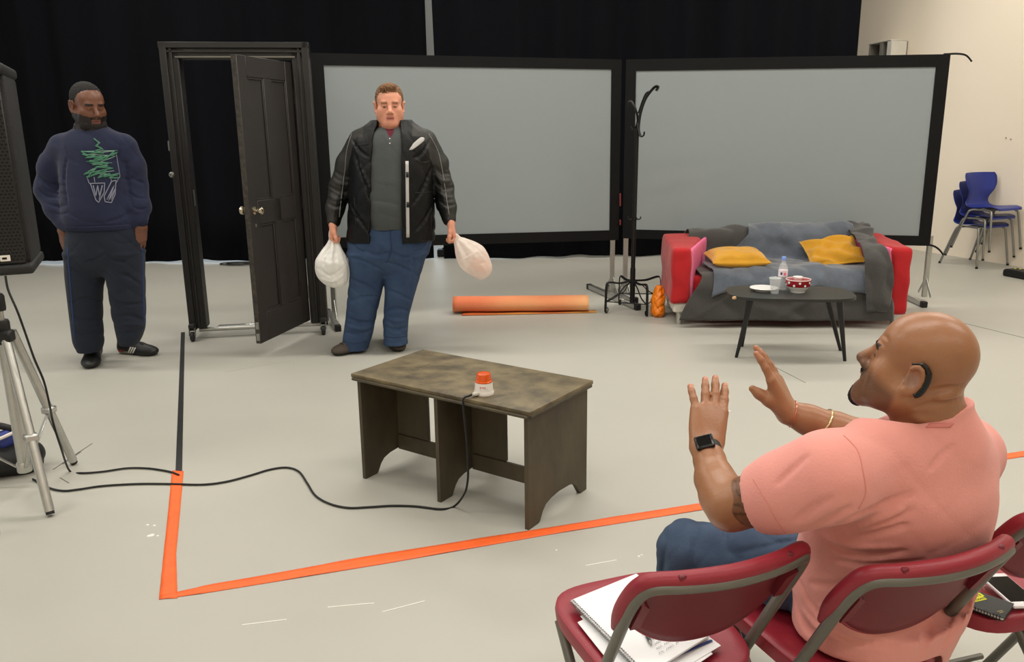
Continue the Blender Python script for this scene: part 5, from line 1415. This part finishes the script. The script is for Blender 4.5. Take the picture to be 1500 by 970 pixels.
add_folds(jk, [([(485, 246), (498, 256), (514, 260)], .010, True), ([(482, 272), (496, 280), (510, 281)], .010, True), ([(480, 298), (492, 303), (505, 300)], .009, True), ([(484, 260), (498, 270), (512, 271)], .010, False), ([(481, 286), (494, 293), (507, 291)], .009, False),
  ([(634, 243), (648, 254), (662, 254)], .010, True), ([(638, 268), (652, 276), (665, 274)], .010, True), ([(644, 294), (655, 301), (667, 299)], .009, True), ([(636, 256), (650, 266), (663, 264)], .010, False), ([(642, 282), (654, 290), (666, 287)], .009, False),
  ([(520, 228), (532, 260), (545, 300)], .012, True), ([(514, 300), (528, 325), (545, 345)], .012, True), ([(526, 240), (538, 268), (546, 285)], .010, False), ([(632, 245), (620, 275), (604, 300)], .012, True), ([(634, 300), (620, 325), (604, 342)], .011, True), ([(516, 205), (528, 222), (540, 230)], .009, True), ([(630, 205), (618, 225), (606, 232)], .009, True)])
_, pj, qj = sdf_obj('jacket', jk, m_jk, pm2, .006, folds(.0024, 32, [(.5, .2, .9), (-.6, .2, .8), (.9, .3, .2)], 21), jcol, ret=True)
bjk = bvh_of(pj, qj)
decal([(201, 616.5, 620), (203, 613.5, 622), (206, 610, 621.5), (210, 605.5, 617), (214, 603, 612), (217.5, 600.5, 607), (220, 599, 603)], bjk, 'storm_flap', M('silver_lining', (176, 174, 172), rough=.5), pm2, .006, 4)
decal([(y, 593.8+(y-236)*.012, 598.5+(y-236)*.012) for y in range(236, 355, 7)], bjk, 'zip_tape', M('silver_lining'), pm2, .004, 3)
decal([(y, 594.3+(y-236)*.012, 598.3+(y-236)*.012) for y in (252, 256, 260)], bjk, 'zip_tab', m_blackpl, pm2, .006, 3); decal([(y, 594.6+(y-236)*.012, 598.8+(y-236)*.012) for y in (296, 300, 304)], bjk, 'zip_tab', m_blackpl, pm2, .006, 3)
for L in ([(515, 196), (508, 220), (505, 250), (500, 290), (497, 318)], [(628, 196), (641, 220), (648, 250), (654, 290), (658, 315)]):
    strokes([dense(L, 6)], bjk, 'piping', M('grey_piping', (118, 118, 116), rough=.6), pm2, .003, .001)
strokes([dense([(519, 290), (520, 305), (521, 330)], 5), dense([(606, 232), (618, 238), (630, 236)], 5), dense([(608, 283), (632, 281)], 5), dense([(520, 213), (540, 211)], 5)], bjk, 'seam', m_blackpl, pm2, .003, .001)
swt = S()
swt.loft([sec(186, 552, 592, .09, Y2, .02), sec(192, 540, 603, .12, Y2, .0), sec(205, 532, 612, .145, Y2, -.01), sec(230, 530, 614, .17, Y2, -.01), sec(265, 530, 614, .19, Y2, -.015), sec(300, 530, 614, .20, Y2, -.015), sec(322, 532, 614, .198, Y2, -.005), sec(333, 534, 612, .185, Y2, 0)], .02)
vn = S
swt.cone(a2(571, 183, -.13), a2(572, 218, -.19), .050, .004, .006, True); swt.ell(f2.p((0, .0, -.11)), (.068, .075, .055), f2.R, .01, True)
_, psw, qsw = sdf_obj('sweater', swt, M('charcoal_fleece', (70, 74, 74), rough=.95, var=.08, vscale=12, bump=.25, bscale=160), pm2, .005, folds(.0012, 30, [(.2, .1, 1), (.8, .2, .5)], 4), ret=True)
po = S(); po.loft([sec(185, 556, 588, .075, Y2, -.005), sec(192, 550, 594, .10, Y2, -.01), sec(205, 545, 600, .128, Y2, -.012), sec(228, 545, 600, .148, Y2, -.012), sec(240, 545, 600, .13, Y2, -.01)], .02)
po.cone(a2(571, 176, -.10), a2(571, 194, -.14), .05, .012, .01, True)
_, ppo, qpo = sdf_obj('polo_shirt', po, M('maroon_cotton', (92, 26, 44), rough=.9, bump=.2, bscale=150), pm2, .005, ret=True)
cl_ = S(); 
for sg in (-1, 1): cl_.chain([f2.p((sg*.066, .0, -.108)), f2.p((sg*.052, .052, -.125)), f2.p((sg*.018, .083, -.155))], [.014, .015, .010], .01)
sdf_obj('polo_collar', cl_, M('maroon_cotton'), pm2, .004)
for py in (203, 210): MB().lathe([(0, 0), (.0045, 0), (.0045, .002), (0, .0025)], 10, a2(571, py, -.16), Matrix.Rotation(math.pi/2, 3, 'X')).build('button', wpl, pm2)
jn = S()
jn.loft([sec(330, 514, 630, .175, Y2), sec(352, 509, 634, .185, Y2), sec(372, 510, 628, .178, Y2), sec(388, 530, 606, .14, Y2), sec(404, 555, 585, .07, Y2)], .03)
jn.loft([sec(370, 510, 570, .15, Y2), sec(400, 513, 564, .13, Y2), sec(430, 510, 559, .115, Y2), sec(463, 507, 551, .10, Y2), sec(490, 503, 546, .092, Y2), sec(511, 501, 539, .09, Y2)], .03)
jn.loft([sec(370, 562, 626, .15, Y2), sec(400, 564, 617, .13, Y2), sec(430, 564, 608, .115, Y2), sec(463, 562, 599, .10, Y2), sec(485, 562, 597, .092, Y2), sec(503, 562, 597, .09, Y2)], .03)
m_jean = M('blue_denim', (36, 54, 84), rough=.9, rgb2=(56, 76, 106), vscale=5, bump=.2, bscale=180, detail=8)
add_folds(jn, [([(512, 378), (535, 384), (562, 398)], .010, True), ([(514, 408), (535, 418), (560, 430)], .010, True), ([(511, 442), (530, 436), (554, 434)], .010, True), ([(507, 464), (526, 472), (549, 472)], .010, True), ([(504, 486), (524, 490), (545, 482)], .010, True), ([(506, 476), (526, 482), (547, 478)], .010, False),
  ([(566, 384), (588, 392), (614, 404)], .010, True), ([(566, 424), (586, 432), (607, 442)], .010, True), ([(564, 456), (582, 452), (601, 456)], .010, True), ([(563, 478), (580, 484), (598, 478)], .010, True), ([(564, 466), (582, 470), (599, 468)], .010, False), ([(571, 370), (552, 374), (530, 366)], .010, True), ([(574, 370), (592, 378), (614, 372)], .010, True), ([(602, 360), (606, 390), (600, 425)], .010, True)])
_, pjn, qjn = sdf_obj('jeans', jn, m_jean, pm2, .006, folds(.0018, 28, [(.7, .2, .7), (-.7, .2, .7), (.1, .1, 1)], 31), ret=True)
bjn = bvh_of(pjn, qjn)
strokes([dense([(571, 335), (572, 350), (573, 368), (566, 385)], 5), dense([(515, 350), (522, 362), (534, 368)], 5), dense([(628, 350), (620, 362), (608, 367)], 5), dense([(503, 499), (520, 503), (537, 501)], 5), dense([(564, 493), (580, 495), (596, 492)], 5)], bjn, 'stitching', M('dark_stitch', (36, 52, 80), rough=.9), pm2, .003, .001)
m_shoe2 = M('brown_suede', (70, 60, 50), rough=.8, var=.25, vscale=18, attr=True)
for h_, t_ in ((G(536, 511), G(487, 522)), (G(570, 497), G(587, 517))):
    sh = S(); shoe(sh, h_, t_, 1.2, .12)
    _, ps, qs = sdf_obj('shoe', sh, m_shoe2, pm2, .004, None, shoe_col((74, 64, 55), (40, 38, 35), .022), ret=True, flat_z=.0015)
    bs = bvh_of(ps, qs); d_ = (np.array(t_)-np.array(h_)); n_ = np.array([-d_[1], d_[0], 0])/np.linalg.norm(d_)
    mb = MB()
    for k in range(4):
        c = np.array(h_)+d_*(.42+.10*k)
        L = []
        for q in np.linspace(-.025, .025, 6):
            hit = bs.ray_cast(Vector((c[0]+n_[0]*q, c[1]+n_[1]*q, .4)), Vector((0, 0, -1)))
            if hit[0] is not None: L.append(hit[0]+Vector((0, 0, .001)))
        if len(L) > 1: mb.tube(L, .003, 5)
    if mb.v: mb.build('lace', M('dark_lace', (38, 33, 30), rough=.8), pm2, smooth=180)
# carrier bags
m_film = M_film('white_film', (252, 250, 246), .02, .28); m_film2 = M_film('thin_white_film', (250, 240, 232), .18, .5)
b1 = a2(486, 392, -.06)
sb = S(); sb.ell(b1+[0, 0, -.005], (.112, .085, .115), None, .03); sb.cone(b1+[.005, 0, .05], a2(489, 347, -.06), .088, .022, .05); sb.ell(b1+[.03, 0, -.08], (.07, .06, .06), None, .04)
add_folds(sb, [([(488, 347), (478, 372), (468, 398)], .010, True), ([(489, 347), (485, 378), (480, 412)], .009, False), ([(490, 347), (491, 380), (491, 418)], .010, True), ([(491, 347), (499, 372), (507, 396)], .009, False), ([(464, 392), (484, 404), (502, 392)], .009, True), ([(470, 408), (488, 412), (504, 402)], .009, False)], .008)
bag1 = tag(sdf_obj('carrier_bag', sb, m_film, None, .006, folds(.006, 34, [(.9, .4, .25), (-.5, .8, .6), (.8, -.5, .3)], 7)), 'full white carrier bag hanging from the jacketed man toward the door', 'bag', 'white carrier bags')
hd = MB()
for sg in (-.02, .02): hd.tube(spline([a2(485, 352, -.06)+[0, sg, 0], a2(484, 342, -.06)+[0, sg*.8, 0], a2(486, 337, -.065)+[0, sg*.2, .012], a2(490, 341, -.06)+[0, sg*.8, 0], a2(493, 352, -.06)+[0, sg, 0]], 6), .010, 8, flat=.4)
hd.build('handle', m_film, bag1, smooth=180)
c0, c1 = a2(668, 352, -.05), a2(698, 386, -.05); ax_ = nrm(c1-c0); ax2 = nrm(np.cross((0, 1, 0), ax_)); Rb_ = np.stack([ax2, (0, 1, 0), ax_], 1)
sb = S(); sb.ell(a2(694, 380, -.05), (.098, .075, .135), Rb_, .03); sb.cone(a2(690, 375, -.05), a2(665, 345, -.055), .085, .018, .05); sb.ell(a2(708, 397, -.05), (.06, .05, .045), Rb_, .04)
add_folds(sb, [([(666, 346), (676, 375), (684, 398)], .009, False), ([(667, 346), (684, 376), (700, 404)], .010, True), ([(668, 346), (692, 370), (712, 398)], .009, False), ([(668, 347), (696, 362), (714, 380)], .009, True), ([(680, 398), (694, 388), (712, 384)], .009, True), ([(674, 385), (688, 376), (700, 368)], .008, False)], .008)
bag2 = tag(sdf_obj('carrier_bag', sb, m_film2, None, .006, folds(.005, 34, [(.6, .4, .8), (-.5, .8, .6), (.9, -.5, -.3)], 9)), 'thin white carrier bag swinging toward the rolled rug with orange packet showing', 'bag', 'white carrier bags')
MB().tube(spline([a2(668, 352, -.05), a2(663, 344, -.055), a2(662, 338, -.06), a2(666, 341, -.055), a2(672, 350, -.05)], 6), .010, 8, flat=.4).build('handle', m_film2, bag2, smooth=180)
pk = thing('food_packet', 'orange packet inside the thin white carrier bag', 'packet', tuple(a2(703, 388, -.04)-[0, 0, .06]))
MB().box(a2(702, 388, -.05), (.12, .07, .075), Matrix.Rotation(.45, 3, 'Y'), .012, 2).build('carton', M('orange_carton', (226, 128, 84), rough=.6), pk)
MB().box(a2(702, 387, -.088), (.07, .003, .03), Matrix.Rotation(.45, 3, 'Y'), .001).build('print_panel', M('pale_carton', (232, 176, 144), rough=.6), pk)
# ------------------------------------------------------------------ seated man in the pink T-shirt
pm3 = thing('person', 'seated bald man in pink T-shirt gesturing with both hands raised', 'person', (C2[0], C2[1], 0))
HY = 1.48
hp = math.radians(19)
f3 = Fr(A(1342, 541, HY), (-.80*math.cos(hp), .60*math.cos(hp), math.sin(hp)), (0, 0, 1), sc=.85, sv=(1, .92, 1.04))
bd = S(); head(bd, f3, jaw=1.12, mouth_open=.75, fat=1.03)
NB = A(1368, 630, 1.49); CC = A(1364, 612, 1.49)
s_ = f3.s
bd.cone(f3.p((0, -.020, -.045)), NB+[0, 0, -.02], .056, .062, .03)
bd.cone(f3.p((0, -.055, -.03)), NB+[.010, -.006, .02], .044, .048, .03)
for zz_, yy_, rr_ in ((-.050, -.090, .014), (-.076, -.088, .016)):       # rolls at the nape
    bd.chain([f3.p((-.05, yy_+.03, zz_)), f3.p((-.025, yy_+.005, zz_)), f3.p((0, yy_, zz_)), f3.p((.025, yy_+.005, zz_)), f3.p((.05, yy_+.03, zz_+.004))], [rr_*.7, rr_*.9, rr_, rr_*.9, rr_*.7], .010)
LS, RS = A(1214, 702, 1.38), A(1412, 664, 1.62)
LE, LM, LW = A(1070, 742, 1.475), A(1047, 702, 1.56), A(1034, 655, 1.64)
RE, RM, RW = A(1304, 652, 1.84), A(1222, 630, 1.87), A(1154, 604, 1.89)
bd.chain([LS, LS*.5+LE*.5, LE], [.066, .056, .047], .02)
bd.chain([LE, LE*.55+LM*.45+[0, 0, -.004], LM, LM*.4+LW*.6, LW], [.045, .0455, .039, .031, .026], .015)
bd.chain([RS, RE], [.062, .048], .02); bd.chain([RE, RM, RM*.45+RW*.55, RW], [.047, .043, .036, .030], .015)
tipsL, TL_, NL_, FL_ = hand(bd, LW, A(1043, 556, 1.755)-LW, (.05, 1, .25), False, 1.03, curl=(.06, .10, .08), spread=.05, thumb=(.42, .75), pinky_out=.22)
FR0 = A(1113, 508, 1.93)-A(1150, 600, 1.89)
tipsR, TR_, NR_, FR_ = hand(bd, RW, FR0, (-.80, .42, -.35), True, 1.0, curl=(.05, .10, .10), spread=.0, thumb=(.30, .55), tl=.8)
PV = np.array([A(1290, 920, 1.6)[0], 1.61, .53])
bd.chain([NB, A(1330, 720, 1.53), PV], [.05, .11, .12], .03); bd.chain([LS, NB+[0, 0, -.03], RS], [.05, .05, .05], .03)
LH, RH = PV+[-.085, -.03, -.005], PV+[.055, .045, -.005]
LK = G(1008, 806, .465); RK = np.array([.635, 2.0, .50])
LA, RA = np.array([LK[0]+.0, LK[1]+.06, .09]), np.array([RK[0]-.02, RK[1]+.07, .09])
for h_, k_, a_ in ((LH, LK, LA), (RH, RK, RA)): bd.chain([h_, k_, a_], [.085, .058, .042], .03)
def beard3(l):
    x, y, z = l.T
    edge = -.030+.25*(y-.02)
    w_ = np.clip((edge-z)/.022, 0, 1)*np.clip((y-.000)/.012, 0, 1)*(z > -.145)
    mou = ((z > -.056) & (z < -.038) & (y > .085) & (np.abs(x) < .03)).astype(float)*.9
    return np.maximum(w_*.62, mou)
base_fc = face_color(f3, (156, 108, 76), (40, 28, 22), (150, 88, 76), (52, 40, 34), beard3, eye=False)
uax = LE-LS; uL = uax @ uax
def col3(P):
    c = base_fc(P); l = f3.inv(P); x, y, z = l.T
    m = (y > .08) & (np.abs(x) < .022) & (z < -.060) & (z > -.083) & (y < .099); c[m] = L3((60, 26, 24))
    for q in (-1, 1):
        d = np.sqrt(((x-q*.032)/.013)**2+((z-.002)/.0045)**2); m = (d < 1) & (y > .08); c[m] = L3((70, 50, 42))
    m = (np.hypot(y+.010, z-.0) < .016) & (np.abs(x) > .083); c[m] = c[m]*.75+L3((200, 190, 196))*.12
    t_ = ((P-LS) @ uax)/uL; d = np.linalg.norm(P-(LS+t_[:, None]*uax), axis=1)
    tat = (t_ > .56) & (t_ < .86+.03*np.sin(P[:, 2]*90)) & (d < .075) & (P[:, 1] < 1.6)
    pat = np.abs(np.sin(P[:, 0]*150+2.5*np.sin(P[:, 2]*90)+1.5*np.sin(P[:, 1]*120))) < .35
    c[tat] = c[tat]*.55
    m = tat & pat; c[m] = c[m]*.5
    for tp in (tipsL, tipsR):                                  # finger tips a little pinker
        for nm in tp: 
            d = np.linalg.norm(P-tp[nm][0], axis=1); w_ = np.clip(1-d/.022, 0, 1)[:, None]*.5; c = c*(1-w_)+L3((196, 128, 104))*w_
    return c
add_folds(bd, [([(1424, 563), (1402, 567), (1375, 571), (1350, 577)], .0045, True), ([(1420, 582), (1392, 588), (1362, 592), (1340, 598)], .004, True), ([(1424, 573), (1398, 579), (1370, 582)], .006, False), ([(1288, 486), (1296, 492), (1302, 500)], .0022, True), ([(1282, 494), (1290, 500), (1295, 507)], .0022, True)], .005)
_c3 = np.array([C2[0]-.03*math.sin(math.radians(19.5)), C2[1]+.03*math.cos(math.radians(19.5))])
bd.loft([(.36, *_c3, .185, .21, math.radians(19.5)), (.453, *_c3, .185, .21, math.radians(19.5))], .006, True, n=4)
body3 = sdf_obj('body', bd, M('skin_tan', (172, 112, 76), rough=.36, attr=True, var=.06, vscale=40, bump=.05, bscale=180, sss=.02, spec=.5), pm3, .0032, None, col3)
# fingernails of the near hand
for nm, (tp, d_) in tipsL.items():
    b_ = nrm(-NL_+.0*d_); c_ = tp+(-NL_)*.0066-d_*.003
    MB().box(c_, (.0095, .011, .0016), Matrix((tuple(TL_), tuple(FL_), tuple(np.cross(TL_, FL_)))).transposed(), .0007).build('fingernail', M('nail', (214, 158, 136), rough=.3), pm3)
# goatee
gt = S(); gt.ell(f3.p((0, .090, -.110)), np.array([.022, .021, .026])*s_, f3.R, .01); gt.ell(f3.p((0, .083, -.098)), np.array([.032, .022, .016])*s_, f3.R, .012)
sdf_obj('goatee', gt, M('goatee_hair', (20, 18, 19), rough=.9, bump=.8, bscale=260), pm3, .002, folds(.0022, 420, [(1, .3, .2), (.1, 1, .6), (.3, .8, 1)], 3))
mo = S(); mo.chain([f3.p((-.03, .088, -.056)), f3.p((-.012, .104, -.0475)), f3.p((.012, .104, -.0475)), f3.p((.03, .088, -.056))], [.003, .0048, .0048, .003], .004)
sdf_obj('moustache', mo, M('goatee_hair'), pm3, .002, folds(.001, 420, [(1, .3, .2), (.1, 1, .6)], 4))
for q in (-1, 1):
    eb = S(); eb.chain([f3.p((q*.014, .101, .022)), f3.p((q*.032, .098, .0285)), f3.p((q*.050, .083, .023))], [.0035, .0042, .002], .004)
    sdf_obj('eyebrow', eb, M('goatee_hair'), pm3, .0018, folds(.0008, 420, [(1, .3, .2), (.1, 1, .6)], 4))
# hearing aid behind the near ear (its left)
ql = 1 if f3.p((.08, 0, 0))[1] < f3.p((-.08, 0, 0))[1] else -1
ha = MB(); ha.tube(spline([f3.p((ql*.090, .006, .033)), f3.p((ql*.090, -.014, .041)), f3.p((ql*.089, -.032, .032)), f3.p((ql*.088, -.040, .010)), f3.p((ql*.088, -.038, -.016)), f3.p((ql*.087, -.030, -.026))], 6), [.002]*6+[.0045]*7+[.0058]*18, 8)
ha.build('hearing_aid', M('black_gloss', (16, 16, 17), rough=.25), pm3, smooth=180)

# T-shirt
ts = S()
def tsec(z, px, py, Y, a, b, yw): return (z, A(px, py, Y)[0], Y, a, b, math.radians(yw))
ts.loft([tsec(.385, 1272, 985, 1.555, .165, .12, 20), tsec(.44, 1276, 950, 1.565, .178, .135, 20), tsec(.50, 1286, 905, 1.575, .188, .15, 20), tsec(.58, 1294, 850, 1.57, .20, .155, 21), tsec(.66, 1305, 800, 1.555, .20, .15, 23), tsec(.74, 1318, 750, 1.53, .20, .15, 26), tsec(.81, 1322, 710, 1.51, .205, .145, 29), tsec(.86, 1328, 680, 1.505, .19, .125, 31), tsec(.90, 1340, 655, 1.50, .15, .10, 32), tsec(.935, 1360, 635, 1.495, .095, .078, 32), tsec(.96, 1366, 620, 1.49, .074, .070, 32), tsec(CC[2]+.04, 1366, 606, 1.49, .066, .064, 32)], .04)
ts.chain([LS+[.0, .005, .004], LS*.62+LE*.38, LS*.40+LE*.60+[0, 0, -.004]], [.080, .070, .067], .035)
ts.chain([RS+[-.004, 0, 0], RS*.4+RE*.6], [.072, .064], .035)
ts.chain([LS, A(1300, 660, 1.45), NB+[0, 0, -.035]], [.07, .07, .07], .04); ts.chain([RS, NB+[.02, 0, -.04]], [.068, .07], .04)
def seat_cut(sd):                             # cloth and body rest on the chair seat instead of sinking through it
    c_ = np.array([C2[0]-.03*math.sin(math.radians(19.5)), C2[1]+.03*math.cos(math.radians(19.5))]); y_ = math.radians(19.5)
    sd.loft([(.395, c_[0], c_[1], .181, .208, y_), (.451, c_[0], c_[1], .181, .208, y_)], .006, True, n=4)
seat_cut(ts)
# sleeve openings
ua = nrm(LE-LS); ts.cone(LS*.36+LE*.64, LS*.2+LE*.8, .055, .060, .006, True)
ra_ = nrm(RE-RS); ts.cone(RS*.35+RE*.65, RS*.2+RE*.8, .052, .056, .006, True)
cn = nrm(np.array([-.845*.42, .535*.42, .9])); cu_ = nrm(np.cross(cn, (0, 1, 0))); ts.ell(CC+cn*.095, (.15, .15, .095), np.stack([cu_, np.cross(cn, cu_), cn], 1), .006, True)
# fold grooves and ridges from the armpit across the back, and above the chair
def groove(pxs, Y0, r, sub=True, k=.012):
    pts_ = [A(x, y, Y) for x, y, Y in pxs]; 
    ts.chain(pts_, [r*.5]+[r]*(len(pts_)-2)+[r*.5], k, sub)
_m2 = Matrix.Translation((C2[0], C2[1], 0)) @ Matrix.Rotation(math.radians(19.5), 4, 'Z')
for z_ in np.linspace(BT-.19, BT+.02, 7):
    ts.chain([np.array(_m2 @ V(back_pt(u, z_, -.004))) for u in np.linspace(-1.05, 1.05, 9)], [.026]*9, .012, True)
_m3 = Matrix.Translation((C3[0], C3[1], 0)) @ Matrix.Rotation(math.radians(16), 4, 'Z')
for z_ in np.linspace(BT-.26, BT+.02, 9):
    ts.chain([np.array(_m3 @ V(back_pt(u, z_, -.004))) for u in (-1.06, -.9, -.7)], [.032]*3, .012, True)
q_ = lambda L: [(1080+.361*x, 620+.361*y) for x, y in L]
add_folds(ts, [(q_([(400, 415), (520, 360), (620, 320), (710, 285)]), .007, True), (q_([(410, 445), (520, 415), (620, 390), (710, 355)]), .007, True), (q_([(430, 470), (540, 455), (640, 430), (690, 415)]), .006, True),
  (q_([(360, 480), (450, 530), (560, 540), (680, 520)]), .008, True), (q_([(340, 455), (430, 490), (520, 500), (640, 500)]), .006, False), (q_([(480, 430), (580, 385), (670, 350)]), .006, False),
  (q_([(400, 555), (520, 580), (640, 575), (760, 560)]), .007, True), (q_([(250, 640), (290, 720), (340, 780), (380, 800)]), .007, True), (q_([(230, 700), (250, 780), (290, 840), (340, 870)]), .007, True), (q_([(300, 650), (380, 660), (450, 650)]), .006, True),
  (q_([(270, 760), (330, 830), (420, 870), (520, 880)]), .006, False), (q_([(900, 760), (880, 840), (830, 920)]), .008, True), (q_([(960, 640), (920, 740), (870, 830)]), .007, False), (q_([(780, 780), (770, 860), (750, 940)]), .007, True), (q_([(400, 850), (500, 890), (640, 900)]), .007, True),
  (q_([(290, 130), (220, 190), (160, 250)]), .005, True), (q_([(390, 300), (300, 350), (240, 400)]), .006, True), (q_([(460, 340), (380, 390), (290, 430)]), .007, True), (q_([(880, 90), (820, 140), (780, 190)]), .005, True)])
_, pt3, qt3 = sdf_obj('t_shirt', ts, M('salmon_cotton', (224, 150, 140), rough=.92, var=.04, vscale=10, bump=.12, bscale=220, sheen=.15), pm3, .0042, folds(.0006, 30, [(.55, .2, .8), (-.5, .3, .8), (.1, .1, 1)], 44), ret=True)
b3 = bvh_of(pt3, qt3)
strokes([dense([(1236, 638), (1256, 660), (1264, 690), (1268, 722), (1258, 745)], 8)], b3, 'armhole_seam', M('salmon_seam', (214, 138, 128), rough=.95), pm3, .0016, .0)
strokes([dense([(1103, 701), (1118, 726), (1134, 756), (1150, 781)], 6)], b3, 'sleeve_hem', M('salmon_seam'), pm3, .0012, .0)
cv_ = np.cross(cn, cu_); nk = [CC-cn*.002+cu_*.0655*math.cos(a)+cv_*.0635*math.sin(a) for a in np.linspace(0, 2*math.pi, 33)[:-1]]
MB().tube(nk, .007, 8, closed=True).build('neckband', M('salmon_rib', (216, 136, 126), rough=.95, bump=.2, bscale=250), pm3, smooth=180)
decal([(620+i*2.2, 1362-i*2, 1398-i*2) for i in range(4)], b3, 'faded_neck_print', M('faded_print', (212, 130, 122), rough=.95), pm3, .001, 8)

# jeans and shoes
jn = S()
jn.ell(PV+[0, 0, -.01], (.15, .12, .085), np.array([[math.cos(.35), -math.sin(.35), 0], [math.sin(.35), math.cos(.35), 0], [0, 0, 1]]), .03)
for h_, k_, a_ in ((LH, LK, LA), (RH, RK, RA)):
    jn.chain([h_, h_*.5+k_*.5+[0, 0, .008], k_], [.095, .084, .074], .03); jn.chain([k_, k_*.5+a_*.5, a_], [.072, .070, .066], .02)
seat_cut(jn)
_, pjn, qjn = sdf_obj('jeans', jn, M('dark_denim', (42, 56, 80), rough=.9, rgb2=(66, 84, 108), vscale=7, bump=.15, bscale=250, detail=8), pm3, .005, folds(.005, 38, [(.7, .2, .7), (-.7, .6, .2), (.1, .1, 1)], 13), ret=True)
for a_, k_ in ((LA, LK), (RA, RK)):
    d_ = nrm([-.35, .9, 0]); sh = S(); shoe(sh, a_-d_*.06, a_+d_*.21, 1.05); sdf_obj('shoe', sh, m_shoe1, pm3, .006, None, shoe_col((40, 40, 42), (180, 178, 172)), flat_z=.0015)
# watch
wd_ = nrm(LW-LM); wc = LW-wd_*.016
ax1 = nrm(np.cross(wd_, NL_)); bk = nrm(np.array([0, 0, CAM_H])-wc); bk = nrm(bk-wd_*(bk@wd_)); sd1 = np.cross(wd_, bk)
def wring(c, r, w_, th, n=36):
    P = []
    for i in range(n+1):
        a = 2*math.pi*i/n; d = bk*math.cos(a)+sd1*math.sin(a)
        P.append([c+d*r-wd_*w_/2, c+d*(r+th*.5)-wd_*w_*.25, c+d*(r+th*.5)+wd_*w_*.25, c+d*r+wd_*w_/2])
    return P
MB().sheet(wring(wc, .0300, .026, .001), .003).build('watch_strap', M('black_rubber', (24, 24, 25), rough=.5), pm3, smooth=180)
wf = MB().box(wc+bk*.0345, (.040, .036, .010), Matrix((tuple(sd1), tuple(wd_), tuple(bk))).transposed(), .004, 3).build('watch_case', M('black_gloss'), pm3)
MB().box(wc+bk*.040, (.029, .027, .001), Matrix((tuple(sd1), tuple(wd_), tuple(bk))).transposed(), .0004).build('watch_screen', M('dark_glass'), wf)
# bracelets on the far arm
def bring(p, ax, r, tr, mat, nm, tilt=(0, 0, 0)):
    ax = nrm(np.array(ax)+np.array(tilt)); u = nrm(np.cross(ax, (0, 0, 1))); v = np.cross(ax, u)
    return MB().tube([p+u*r*math.cos(a)+v*r*math.sin(a) for a in np.linspace(0, 2*math.pi, 41)[:-1]], tr, 8, closed=True).build(nm, mat, pm3, smooth=180)
rx = nrm(RM-RW)
bring(RW+rx*.012, rx, .0325, .0017, M('rose_gold', (222, 140, 116), rough=.25, metal=.9), 'bracelet', (0, 0, .15))
bring(RM*.72+RW*.28, rx, .0425, .0034, M('gold', (205, 182, 140), rough=.25, metal=.95), 'bangle', (0, 0, -.25))
